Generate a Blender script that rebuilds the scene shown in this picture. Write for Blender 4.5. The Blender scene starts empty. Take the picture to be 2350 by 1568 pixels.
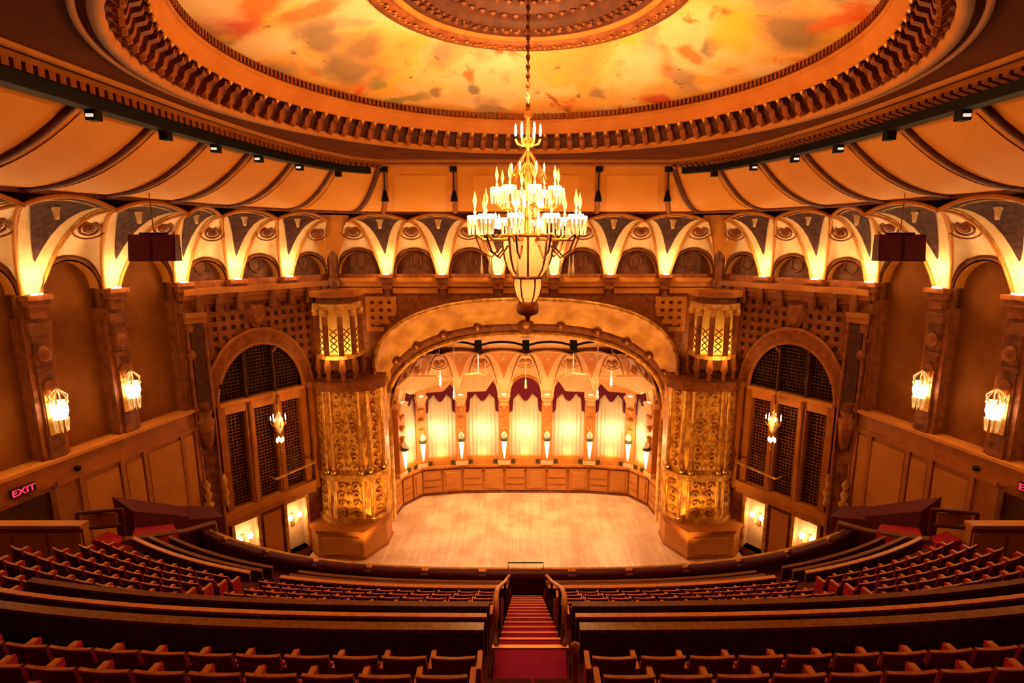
import bpy, math, random
from mathutils import Vector
R = random.Random(7)
sc = bpy.context.scene
PI = math.pi
# ---------------------------------------------------------------- camera, world, exposure
cam = bpy.data.cameras.new('camera'); camo = bpy.data.objects.new('camera', cam)
sc.collection.objects.link(camo); sc.camera = camo
cam.sensor_width = 36; cam.lens = 1240 / 2350 * 36; cam.clip_end = 300
camo.location = (-0.11, 0, 20)
camo.rotation_euler = (PI / 2 - math.atan(228 / 1240), 0, 0); cam.shift_x = -28 / 2350
w = bpy.data.worlds.new('world'); sc.world = w; w.use_nodes = True
w.node_tree.nodes['Background'].inputs[0].default_value = (1, .45, .15, 1)
w.node_tree.nodes['Background'].inputs[1].default_value = 0.0
sc.view_settings.view_transform = 'Standard'; sc.view_settings.look = 'None'
sc.view_settings.gamma = 1; sc.view_settings.use_curve_mapping = False
sc.view_settings.exposure = -0.12
sc.cycles.max_bounces = 4; sc.cycles.diffuse_bounces = 3; sc.cycles.glossy_bounces = 2
sc.cycles.transmission_bounces = 3; sc.cycles.transparent_max_bounces = 4
sc.cycles.sample_clamp_indirect = 4; sc.cycles.sample_clamp_direct = 0
sc.cycles.caustics_reflective = False; sc.cycles.caustics_refractive = False
sc.cycles.use_denoising = True; sc.cycles.use_adaptive_sampling = True; sc.cycles.adaptive_threshold = .15; sc.cycles.adaptive_min_samples = 12

# ---------------------------------------------------------------- materials
def mat(name, c1, c2=None, scale=4, rough=.6, metal=0, bump=0, detail=4, lo=.35, hi=.65, tex='noise', stretch=None, spec=.25):
    m = bpy.data.materials.new(name); m.use_nodes = True
    nt = m.node_tree; b = nt.nodes['Principled BSDF']
    b.inputs['Roughness'].default_value = rough; b.inputs['Metallic'].default_value = metal
    b.inputs['Specular IOR Level'].default_value = spec
    b.inputs['Base Color'].default_value = (*c1, 1)
    if c2 is not None or bump:
        tc = nt.nodes.new('ShaderNodeTexCoord'); mp = nt.nodes.new('ShaderNodeMapping')
        nt.links.new(tc.outputs['Object'], mp.inputs[0])
        if stretch: mp.inputs['Scale'].default_value = stretch
        if tex == 'noise':
            t = nt.nodes.new('ShaderNodeTexNoise'); t.inputs['Detail'].default_value = detail; out = t.outputs['Fac']
        else:
            t = nt.nodes.new('ShaderNodeTexVoronoi'); out = t.outputs['Distance']
        t.inputs['Scale'].default_value = scale
        nt.links.new(mp.outputs[0], t.inputs['Vector'])
        if c2 is not None:
            cr = nt.nodes.new('ShaderNodeValToRGB')
            cr.color_ramp.elements[0].position = lo; cr.color_ramp.elements[1].position = hi
            cr.color_ramp.elements[0].color = (*c1, 1); cr.color_ramp.elements[1].color = (*c2, 1)
            nt.links.new(out, cr.inputs[0]); nt.links.new(cr.outputs[0], b.inputs['Base Color'])
        if bump:
            bp = nt.nodes.new('ShaderNodeBump'); bp.inputs['Strength'].default_value = bump; bp.inputs['Distance'].default_value = .15
            nt.links.new(out, bp.inputs['Height']); nt.links.new(bp.outputs[0], b.inputs['Normal'])
    return m
def emit(name, c, s):
    m = bpy.data.materials.new(name); m.use_nodes = True
    b = m.node_tree.nodes['Principled BSDF']; b.inputs['Base Color'].default_value = (*c, 1)
    b.inputs['Emission Color'].default_value = (*c, 1); b.inputs['Emission Strength'].default_value = s
    return m
def translucent(name, c, f=.55, gloss=.15):
    m = bpy.data.materials.new(name); m.use_nodes = True; nt = m.node_tree
    for n in list(nt.nodes): nt.nodes.remove(n)
    o = nt.nodes.new('ShaderNodeOutputMaterial'); d = nt.nodes.new('ShaderNodeBsdfDiffuse'); t = nt.nodes.new('ShaderNodeBsdfTranslucent')
    g = nt.nodes.new('ShaderNodeBsdfGlossy'); g.inputs['Roughness'].default_value = .15
    nz = nt.nodes.new('ShaderNodeTexNoise'); nz.inputs['Scale'].default_value = 9
    cr = nt.nodes.new('ShaderNodeValToRGB'); cr.color_ramp.elements[0].color = (c[0]*.8, c[1]*.75, c[2]*.65, 1); cr.color_ramp.elements[1].color = (*c, 1)
    nt.links.new(nz.outputs['Fac'], cr.inputs[0])
    m1 = nt.nodes.new('ShaderNodeMixShader'); m1.inputs[0].default_value = f; m2 = nt.nodes.new('ShaderNodeMixShader'); m2.inputs[0].default_value = gloss
    for s in (d, t): nt.links.new(cr.outputs[0], s.inputs['Color'])
    nt.links.new(d.outputs[0], m1.inputs[1]); nt.links.new(t.outputs[0], m1.inputs[2])
    nt.links.new(m1.outputs[0], m2.inputs[1]); nt.links.new(g.outputs[0], m2.inputs[2]); nt.links.new(m2.outputs[0], o.inputs[0])
    return m
M = {}
M['cream'] = mat('cream_plaster', (.74, .48, .25), (.84, .60, .36), 1.5, .6, bump=.1)
M['gold'] = mat('gilded_plaster', (.42, .17, .03), (.80, .42, .09), 3, .42, .35, bump=.25)
M['giltrelief'] = mat('gilt_relief', (.42, .13, .015), (.96, .50, .07), 2.6, .45, .1, bump=.8, detail=6, lo=.38, hi=.6, stretch=(1, 1, .45))
M['archgold'] = mat('mottled_gold_paint', (.52, .22, .035), (.82, .46, .12), .9, .5, .1, bump=.1, detail=6)
M['orange'] = mat('orange_plaster', (.48, .165, .024), (.56, .21, .035), 1.2, .5, bump=.05)
M['cove'] = mat('cove_plaster', (.72, .27, .03), (.80, .33, .045), .5, .55)
M['coveinset'] = mat('cove_inset', (.80, .33, .05), (.85, .37, .06), .5, .55)
M['ceil'] = mat('ceiling_plaster', (.12, .030, .010), (.16, .042, .014), .7, .9, spec=.05)
M['brown'] = mat('brown_plaster', (.12, .030, .008), (.22, .062, .013), 2.5, .5, bump=.3)
M['redbrown'] = mat('red_brown_plaster', (.17, .040, .009), (.29, .080, .016), 3, .5, .1, bump=.3)
M['shadedark'] = mat('shaded_dome_plaster', (.06, .014, .005), (.10, .026, .008), 3, .55)  # shade between modillions and in the medallion put into the colour
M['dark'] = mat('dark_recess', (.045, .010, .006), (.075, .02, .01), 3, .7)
M['vdark'] = mat('violet_brown_panel', (.05, .019, .018), (.10, .040, .033), 4, .6, bump=.2, spec=.1)
M['lunette'] = mat('lunette_paint', (.085, .02, .010), (.17, .05, .015), 3, .5, bump=.2)
M['wall'] = mat('ochre_wall_plaster', (.145, .038, .005), (.20, .06, .008), .8, .7, bump=.05, spec=.1)
M['wallpanel'] = mat('ochre_wall_panel', (.40, .14, .02), (.48, .18, .028), .8, .6)
M['wallwood'] = mat('orange_brown_panelling', (.30, .088, .013), (.38, .12, .019), 1.5, .5)
M['pilaster'] = mat('pilaster_marble', (.09, .020, .007), (.24, .07, .016), 2.2, .4, bump=.35)
M['rib'] = mat('brown_rib', (.10, .022, .010), (.16, .04, .012), 4, .5)
M['black'] = mat('black_metal', (.004, .003, .0035), None, rough=.6, spec=.2)
M['chain'] = mat('bronze_chain', (.14, .045, .012), (.24, .08, .02), 8, .4, .5)
M['brass'] = mat('brass', (.55, .25, .05), (.75, .40, .10), 6, .3, .8)
M['bronze'] = mat('bronze', (.22, .06, .015), (.35, .11, .025), 8, .35, .6)
M['crystal'] = translucent('crystal', (.95, .85, .62))
M['glass'] = translucent('milk_glass', (.95, .82, .55), .7, .1)
M['bulb'] = emit('bulb_glow', (1, .78, .45), 14)
M['bulbs'] = emit('bulb_soft_glow', (1, .74, .40), 2.6)
M['uplamp'] = emit('uplight_glow', (1, .80, .42), 9)
M['lens'] = emit('lamp_lens', (1, .85, .7), .9)
M['exit'] = emit('exit_red', (1, .02, .06), 3.0)
M['lantern'] = translucent('lantern_glass', (.95, .62, .18), .6, .05)
M['velvet'] = mat('maroon_velvet', (.13, .004, .012), (.22, .008, .020), 6, .55, spec=.3)
M['seatshell'] = mat('seat_back_shell', (.13, .003, .045), (.18, .004, .06), 5, .5, spec=.3)
M['velvetback'] = mat('dark_maroon_shell', (.065, .003, .012), (.09, .004, .016), 5, .5, spec=.3)
M['seatred'] = mat('red_upholstery', (.28, .006, .018), (.40, .012, .03), 7, .7)
M['valance'] = mat('crimson_velvet', (.085, .0008, .016), (.15, .0015, .024), 6, .6)
M['carpet'] = mat('crimson_carpet', (.24, .002, .065), (.32, .004, .085), 30, .9, bump=.05)
M['carpetdark'] = mat('dark_carpet', (.05, .004, .008), (.09, .007, .012), 12, .9)
M['nosing'] = mat('brass_nosing', (.62, .24, .08), None, rough=.35, metal=.3)
M['wood'] = mat('varnished_wood', (.15, .052, .010), (.25, .095, .02), 5, .32, stretch=(3, 3, 1))
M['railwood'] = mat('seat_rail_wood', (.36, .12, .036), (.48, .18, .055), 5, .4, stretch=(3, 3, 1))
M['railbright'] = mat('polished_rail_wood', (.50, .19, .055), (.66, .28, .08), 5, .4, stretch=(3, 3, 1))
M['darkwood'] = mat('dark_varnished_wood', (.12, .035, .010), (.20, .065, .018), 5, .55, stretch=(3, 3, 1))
M['arm'] = mat('armrest_wood', (.50, .18, .05), (.62, .25, .08), 5, .35)
M['stagewood'] = None
M['shellwood'] = mat('shell_wood', (.46, .165, .03), (.55, .215, .042), 2, .45, stretch=(.6, .6, 3))
M['shellcream'] = mat('shell_cream', (.76, .42, .20), (.84, .50, .25), 2, .55)
M['curtain'] = translucent('curtain_silk', (.95, .80, .56), .35, .02)
M['green'] = mat('dark_green_fixture', (.06, .045, .01), None, rough=.5)
M['white'] = mat('white_enamel', (.8, .72, .65), None, rough=.4)
# stage boards
def stage_mat():
    m = bpy.data.materials.new('stage_boards'); m.use_nodes = True; nt = m.node_tree; b = nt.nodes['Principled BSDF']
    tc = nt.nodes.new('ShaderNodeTexCoord'); mp = nt.nodes.new('ShaderNodeMapping'); mp.inputs['Rotation'].default_value = (0, 0, PI / 2)
    br = nt.nodes.new('ShaderNodeTexBrick'); br.inputs['Scale'].default_value = 1; br.inputs['Brick Width'].default_value = 2.4; br.inputs['Row Height'].default_value = .22
    br.inputs['Mortar Size'].default_value = .006; br.inputs['Color1'].default_value = (.60, .36, .19, 1); br.inputs['Color2'].default_value = (.70, .45, .25, 1); br.inputs['Mortar'].default_value = (.42, .23, .11, 1)
    nz = nt.nodes.new('ShaderNodeTexNoise'); nz.inputs['Scale'].default_value = .45; nz.inputs['Detail'].default_value = 5
    cr = nt.nodes.new('ShaderNodeValToRGB'); cr.color_ramp.elements[0].position = .38; cr.color_ramp.elements[1].position = .62
    cr.color_ramp.elements[0].color = (.74, .62, .56, 1); cr.color_ramp.elements[1].color = (1, 1, 1, 1)
    mx = nt.nodes.new('ShaderNodeMixRGB'); mx.blend_type = 'MULTIPLY'; mx.inputs[0].default_value = 1
    nt.links.new(tc.outputs['Object'], mp.inputs[0]); nt.links.new(mp.outputs[0], br.inputs['Vector']); nt.links.new(tc.outputs['Object'], nz.inputs['Vector'])
    nt.links.new(nz.outputs['Fac'], cr.inputs[0]); nt.links.new(br.outputs['Color'], mx.inputs[1]); nt.links.new(cr.outputs[0], mx.inputs[2])
    nt.links.new(mx.outputs[0], b.inputs['Base Color']); b.inputs['Roughness'].default_value = .38
    return m
M['stagewood'] = stage_mat()
def mural_mat():
    m = bpy.data.materials.new('sky_mural'); m.use_nodes = True; nt = m.node_tree; b = nt.nodes['Principled BSDF']; b.inputs['Roughness'].default_value = .6
    tc = nt.nodes.new('ShaderNodeTexCoord')
    def noise(scale, off, det=5, dist=.6):
        mp = nt.nodes.new('ShaderNodeMapping'); mp.inputs['Location'].default_value = off
        t = nt.nodes.new('ShaderNodeTexNoise'); t.inputs['Scale'].default_value = scale; t.inputs['Detail'].default_value = det; t.inputs['Distortion'].default_value = dist
        nt.links.new(tc.outputs['Object'], mp.inputs[0]); nt.links.new(mp.outputs[0], t.inputs['Vector']); return t.outputs['Fac']
    def ramp(inp, stops):
        cr = nt.nodes.new('ShaderNodeValToRGB'); e = cr.color_ramp.elements
        while len(e) < len(stops): e.new(.5)
        for k, (p, c) in enumerate(stops): e[k].position = p; e[k].color = (*c, 1)
        nt.links.new(inp, cr.inputs[0]); return cr.outputs[0]
    def mix(fac, a, bb):
        x = nt.nodes.new('ShaderNodeMixRGB'); nt.links.new(fac, x.inputs[0]); nt.links.new(a, x.inputs[1])
        nt.links.new(bb, x.inputs[2]); return x.outputs[0]
    base = ramp(noise(.28, (3, 1, 0)), [(.36, (.80, .36, .07)), (.47, (.88, .50, .12)), (.55, (.90, .64, .30)), (.66, (.86, .58, .34))])
    grey = ramp(noise(.45, (11, 5, 2), 4), [(.3, (.42, .28, .14)), (.7, (.55, .38, .20))])
    gm = ramp(noise(.38, (21, 7, 0), 4, .4), [(.55, (0, 0, 0)), (.64, (1, 1, 1))])
    c = mix(gm, base, grey)
    red = ramp(noise(.7, (5, 33, 0)), [(.3, (.80, .11, .02)), (.7, (.92, .26, .03))])
    rm = ramp(noise(.55, (40, 9, 3), 4, 1.0), [(.60, (0, 0, 0)), (.67, (1, 1, 1))])
    c = mix(rm, c, red)
    yel = ramp(noise(.7, (9, 3, 0)), [(.3, (.92, .46, .02)), (.7, (.95, .58, .05))])
    ym = ramp(noise(.42, (2, 50, 3), 3, .3), [(.57, (0, 0, 0)), (.68, (1, 1, 1))])
    c = mix(ym, c, yel)
    dk = ramp(noise(2.0, (1, 3, 60), 3), [(.3, (.16, .11, .06)), (.7, (.30, .14, .06))])
    dm = ramp(noise(1.1, (60, 3, 3), 5, 1.5), [(.66, (0, 0, 0)), (.72, (.9, .9, .9))])
    c = mix(dm, c, dk)
    # generic painted clouds and figures: soft patches of pigment
    cols = dict(crim=(.62, .06, .03), red=(.88, .17, .02), grey=(.30, .19, .10), ggreen=(.34, .30, .10), dgrey=(.20, .16, .09), yel=(.95, .50, .02), pale=(.92, .72, .42))
    nz = nt.nodes.new('ShaderNodeTexNoise'); nz.inputs['Scale'].default_value = .9; nz.inputs['Detail'].default_value = 4; nt.links.new(tc.outputs['Object'], nz.inputs['Vector'])
    vs = nt.nodes.new('ShaderNodeVectorMath'); vs.operation = 'SUBTRACT'; vs.inputs[1].default_value = (.5, .5, .5); nt.links.new(nz.outputs['Color'], vs.inputs[0])
    vm = nt.nodes.new('ShaderNodeVectorMath'); vm.operation = 'MULTIPLY_ADD'; vm.inputs[1].default_value = (1.3, 1.3, 0); nt.links.new(vs.outputs[0], vm.inputs[0]); nt.links.new(tc.outputs['Object'], vm.inputs[2])
    for (x, y, rx, ry, k) in BLOBS:
        a = nt.nodes.new('ShaderNodeVectorMath'); a.operation = 'SUBTRACT'; a.inputs[1].default_value = (x, y, 0); nt.links.new(vm.outputs[0], a.inputs[0])
        q = nt.nodes.new('ShaderNodeVectorMath'); q.operation = 'MULTIPLY'; q.inputs[1].default_value = (1 / rx, 1 / ry, 0); nt.links.new(a.outputs[0], q.inputs[0])
        ln = nt.nodes.new('ShaderNodeVectorMath'); ln.operation = 'LENGTH'; nt.links.new(q.outputs[0], ln.inputs[0])
        mr = nt.nodes.new('ShaderNodeMapRange'); mr.inputs[1].default_value = 1.15; mr.inputs[2].default_value = .55; mr.inputs[4].default_value = .85; nt.links.new(ln.outputs['Value'], mr.inputs[0])
        x_ = nt.nodes.new('ShaderNodeMixRGB'); nt.links.new(mr.outputs[0], x_.inputs[0]); nt.links.new(c, x_.inputs[1]); x_.inputs[2].default_value = (*cols[k], 1); c = x_.outputs[0]
    nt.links.new(c, b.inputs['Base Color']); return m
BLOBS = [(-7.85, 15.69, 0.70, 1.35, 'crim'), (-7.17, 15.41, 0.80, 0.75, 'red'), (-6.53, 18.23, 0.60, 0.90, 'grey'), (-5.44, 19.40, 0.80, 0.75, 'grey'), (-6.35, 20.42, 0.80, 1.05, 'grey'), (-5.63, 21.77, 0.50, 0.52, 'ggreen'), (-2.24, 22.40, 0.35, 0.60, 'red'), (-2.13, 23.37, 0.30, 0.45, 'dgrey'), (-3.62, 23.20, 0.30, 0.38, 'grey'), (2.89, 23.31, 0.40, 0.45, 'grey'), (5.24, 23.23, 0.80, 0.52, 'crim'), (5.60, 19.96, 0.50, 0.45, 'red'), (6.04, 19.12, 0.30, 0.60, 'dgrey'), (6.44, 17.98, 0.80, 1.35, 'yel'), (7.58, 16.77, 1.00, 1.20, 'grey'), (8.11, 15.25, 0.50, 1.35, 'red'), (-6.14, 16.74, 1.10, 0.60, 'red'), (7.94, 19.50, 0.90, 0.75, 'pale'), (-7.83, 17.53, 0.80, 0.90, 'pale'), (4.12, 21.38, 1.00, 1.20, 'pale'), (-1.02, 22.15, 0.70, 0.45, 'pale'), (-4.80, 23.32, 1.00, 0.30, 'ggreen'), (-7.89, 14.40, 0.80, 1.35, 'pale')]
M['mural'] = mural_mat()

# ---------------------------------------------------------------- mesh helpers
class MB:
    def __init__(s): s.v = []; s.f = []
    def add(s, vs, fs):
        o = len(s.v); s.v += [tuple(v) for v in vs]; s.f += [tuple(i + o for i in f) for f in fs]; return s
    def box(s, x0, x1, y0, y1, z0, z1):
        return s.hexa([(x0, y0, z0), (x1, y0, z0), (x1, y1, z0), (x0, y1, z0), (x0, y0, z1), (x1, y0, z1), (x1, y1, z1), (x0, y1, z1)])
    def hexa(s, p): return s.add(p, [(3, 2, 1, 0), (4, 5, 6, 7), (0, 1, 5, 4), (1, 2, 6, 5), (2, 3, 7, 6), (3, 0, 4, 7)])
    def fbox(s, fr, u0, u1, n0, n1, z0, z1):
        q = [(u0, n0), (u1, n0), (u1, n1), (u0, n1)]
        return s.hexa([fr(u, n, z0) for u, n in q] + [fr(u, n, z1) for u, n in q])
    def grid(s, fn, nu, nv, cu=False):
        vs = [fn(i, j) for i in range(nu) for j in range(nv)]
        fs = [((i) * nv + j, ((i + 1) % nu) * nv + j, ((i + 1) % nu) * nv + j + 1, i * nv + j + 1) for i in range(nu if cu else nu - 1) for j in range(nv - 1)]
        return s.add(vs, fs)
    def tube(s, pts, r, n=6, closed=False, flat=1.0):
        pts = [Vector(p) for p in pts]; m = len(pts); vs = []
        for i, p in enumerate(pts):
            a = pts[(i - 1) % m] if closed or i else pts[0]; b = pts[(i + 1) % m] if closed or i < m - 1 else pts[-1]
            d = (b - a); d = d.normalized() if d.length > 1e-9 else Vector((0, 0, 1))
            up = Vector((0, 0, 1)) if abs(d.z) < .95 else Vector((0, 1, 0))
            x = d.cross(up).normalized(); y = x.cross(d); rr = r[i] if isinstance(r, (list, tuple)) else r
            for k in range(n):
                t = 2 * PI * k / n; vs.append(p + x * math.cos(t) * rr + y * math.sin(t) * rr * flat)
        fs = [(i * n + k, ((i + 1) % m) * n + k, ((i + 1) % m) * n + (k + 1) % n, i * n + (k + 1) % n) for i in range(m if closed else m - 1) for k in range(n)]
        if not closed: fs += [tuple(range(n))[::-1], tuple((m - 1) * n + k for k in range(n))]
        return s.add(vs, fs)
    def lathe(s, prof, c=(0, 0, 0), n=16, a0=0, a1=2 * PI, sx=1, sy=1):
        full = abs(a1 - a0 - 2 * PI) < 1e-6; na = n if full else n + 1
        def fn(i, j):
            t = a0 + (a1 - a0) * i / n; r, z = prof[j]
            return (c[0] + r * math.cos(t) * sx, c[1] + r * math.sin(t) * sy, c[2] + z)
        return s.grid(fn, na, len(prof), full)
    def prism(s, poly, z0, z1):
        n = len(poly); vs = [(x, y, z0) for x, y in poly] + [(x, y, z1) for x, y in poly]
        return s.add(vs, [tuple(range(n))[::-1], tuple(range(n, 2 * n))] + [(i, (i + 1) % n, (i + 1) % n + n, i + n) for i in range(n)])
    def mesh(s, name, m, smooth=False):
        me = bpy.data.meshes.new(name); me.from_pydata(s.v, [], s.f); me.update()
        if m: me.materials.append(M[m])
        if smooth:
            for p in me.polygons: p.use_smooth = True
        return me
    def build(s, name, m, parent=None, smooth=False):
        o = bpy.data.objects.new(name, s.mesh(name, m, smooth)); sc.collection.objects.link(o); o.parent = parent; return o
def obj(name, me, parent=None, loc=(0, 0, 0), rz=0):
    o = bpy.data.objects.new(name, me); sc.collection.objects.link(o); o.parent = parent; o.location = loc; o.rotation_euler = (0, 0, rz); return o
def empty(name, loc=(0, 0, 0), rz=0):
    o = bpy.data.objects.new(name, None); sc.collection.objects.link(o); o.location = loc; o.rotation_euler = (0, 0, rz); o.empty_display_size = .2; return o
def tag(o, label=None, cat=None, group=None, kind=None):
    if label: o['label'] = label
    if cat: o['category'] = cat
    if group: o['group'] = group
    if kind: o['kind'] = kind
    return o
def light(loc, power, col=(1, .56, .22), r=.15, kind='POINT', rot=None, spot=None, blend=.5, size=None):
    l = bpy.data.lights.new('lamp_light', kind); l.energy = power; l.color = col
    if kind in ('POINT', 'SPOT'): l.shadow_soft_size = r
    if kind == 'SPOT': l.spot_size = spot; l.spot_blend = blend
    if kind == 'AREA': l.shape = 'RECTANGLE'; l.size, l.size_y = size
    o = bpy.data.objects.new('lamp_light', l); sc.collection.objects.link(o); o.location = loc
    if rot: o.rotation_euler = rot
    return o
def aim(o, p):
    o.rotation_euler = (Vector(p) - o.location).to_track_quat('-Z', 'Y').to_euler()
def frame(a, b):
    """wall frame: origin a, u along a->b, n into the room (to the right of a->b)"""
    a = Vector((a[0], a[1], 0)); d = Vector((b[0] - a[0], b[1] - a[1], 0)); L = d.length; d /= L
    n = Vector((d.y, -d.x, 0))
    def fr(u, nn, z): p = a + d * u + n * nn; return (p.x, p.y, z)
    fr.L = L; fr.d = d; fr.n = n; fr.a = a
    return fr
def lerp(a, b, t): return tuple(x + (y - x) * t for x, y in zip(a, b))
ORD = ['first', 'second', 'third', 'fourth', 'fifth', 'sixth', 'seventh', 'eighth', 'ninth', 'tenth', 'eleventh', 'twelfth', 'thirteenth', 'fourteenth', 'fifteenth', 'sixteenth', 'seventeenth', 'eighteenth']
SIDE = {-1: 'left', 1: 'right'}
WARM = (1, .43, .105); WARM2 = (1, .58, .22)

# ================================================================ plan of the auditorium walls
P0 = (-12.5, 35.0); P3 = (-17.8, 27.75); P6 = (-19.5, 20.9)
sd = Vector((P6[0] - P3[0], P6[1] - P3[1])).normalized()
od = Vector((P3[0] - P0[0], P3[1] - P0[1])).normalized()
def sidept(u): return (P3[0] + sd.x * u, P3[1] + sd.y * u)
def orgpt(u): return (P0[0] + od.x * u, P0[1] + od.y * u)
capsL = [sidept(16.9), sidept(13.55), sidept(10.2), sidept(6.87), sidept(3.65), P3, orgpt(6.2), orgpt(3.15), P0]
caps = capsL + [(x, 35.0) for x in (-8.9, -5.35, -1.78, 1.78, 5.35, 8.9)] + [(-x, y) for x, y in capsL[::-1]]
NB = len(caps) - 1
ZC, HR, PR, CW = 18.0, 3.25, 2.0, .33

walls = {}
def wall_of(i): return 'wall_left' if i < 8 else ('wall_front' if i < 14 else 'wall_right')
# ---- base meshes of the three walls -------------------------------------------------
YP = 34.6
def super_arch(a, zs, rise, n, N=40):
    out = []
    for k in range(N + 1):
        t = PI - PI * k / N; c, s_ = math.cos(t), math.sin(t)
        out.append((a * math.copysign(abs(c) ** (2 / n), c), zs + rise * abs(s_) ** (2 / n)))
    return out
ARCH_O = super_arch(10.0, 11.3, 5.07, 2.5)
ARCH_I = super_arch(9.85, 7.7, 6.15, 2.45)
# front wall: flat field above the proscenium arch
mb = MB()
for k in range(len(ARCH_O) - 1):
    (x0, z0), (x1, z1) = ARCH_O[k], ARCH_O[k + 1]
    mb.add([(x0, 35, z0), (x1, 35, z1), (x1, 35, 18), (x0, 35, 18)], [(0, 1, 2, 3)])
for s in (-1, 1): mb.add([(s * 12.5, 35, 0), (s * 10, 35, 0), (s * 10, 35, 18), (s * 12.5, 35, 18)], [(0, 1, 2, 3)])
mb.add([(-12.5, 35.55, 17.9), (12.5, 35.55, 17.9), (12.5, 35.55, 21.9), (-12.5, 35.55, 21.9)], [(0, 1, 2, 3)])
wf = mb.build('wall_front', 'redbrown'); tag(wf, 'red-brown wall above the stage arch with arcade of fans', 'wall', kind='structure')
walls['wall_front'] = wf
ARU, ARC_A, ARC_Z, ARC_RISE = 5.2, 2.55, 11.05, 3.15
def arch_z(du, a, zs, rise): return zs + rise * math.sqrt(max(0, 1 - (du / a) ** 2)) if abs(du) < a else zs
orgs = {}
sides_fr = {}
for s in (-1, 1):
    fo0 = frame(P0, P3) ; fs0 = frame(P3, sidept(30))
    def mk(f0, s=s, flip=-1):
        # left frames run away from the stage; make n point into the room and mirror for the right side
        def fr(u, n, z):
            x, y, zz = f0(u, flip * n, z); return (x if s < 0 else -x, y, zz)
        fr.L = f0.L; return fr
    fo = mk(fo0); fs = mk(fs0); orgs[s] = fo; sides_fr[s] = fs
    mb = MB()
    q = lambda f, u0, u1, z0, z1, n=0: mb.add([f(u0, n, z0), f(u1, n, z0), f(u1, n, z1), f(u0, n, z1)], [(0, 1, 2, 3)])
    U0, U1 = ARU - ARC_A, ARU + ARC_A
    q(fo, 0, U0, 0, 18); q(fo, U1, 9.0, 0, 18)
    N = 28
    for k in range(N):
        a, b = U0 + (U1 - U0) * k / N, U0 + (U1 - U0) * (k + 1) / N
        mb.add([fo(a, 0, arch_z(a - ARU, ARC_A, ARC_Z, ARC_RISE)), fo(b, 0, arch_z(b - ARU, ARC_A, ARC_Z, ARC_RISE)), fo(b, 0, 18), fo(a, 0, 18)], [(0, 1, 2, 3)])
    # base below the organ screen with two niches
    q(fo, U0, 2.95, 0, 4.7); q(fo, 4.45, 6.15, 0, 4.7); q(fo, 7.65, U1, 0, 4.7)
    for a, b in ((2.95, 4.45), (6.15, 7.65)):
        q(fo, a, b, 3.9, 4.7); q(fo, a, b, -1, .3)
    q(fo, 0, 9, 17.9, 21.9, -.55); q(fs, 0, 30, 17.9, 21.9, -.56)
    o = mb.build('wall_' + SIDE[s], 'redbrown'); tag(o, 'red-brown organ screen wall and arcaded side wall on the %s' % SIDE[s], 'wall', kind='structure')
    walls['wall_' + SIDE[s]] = o

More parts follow.
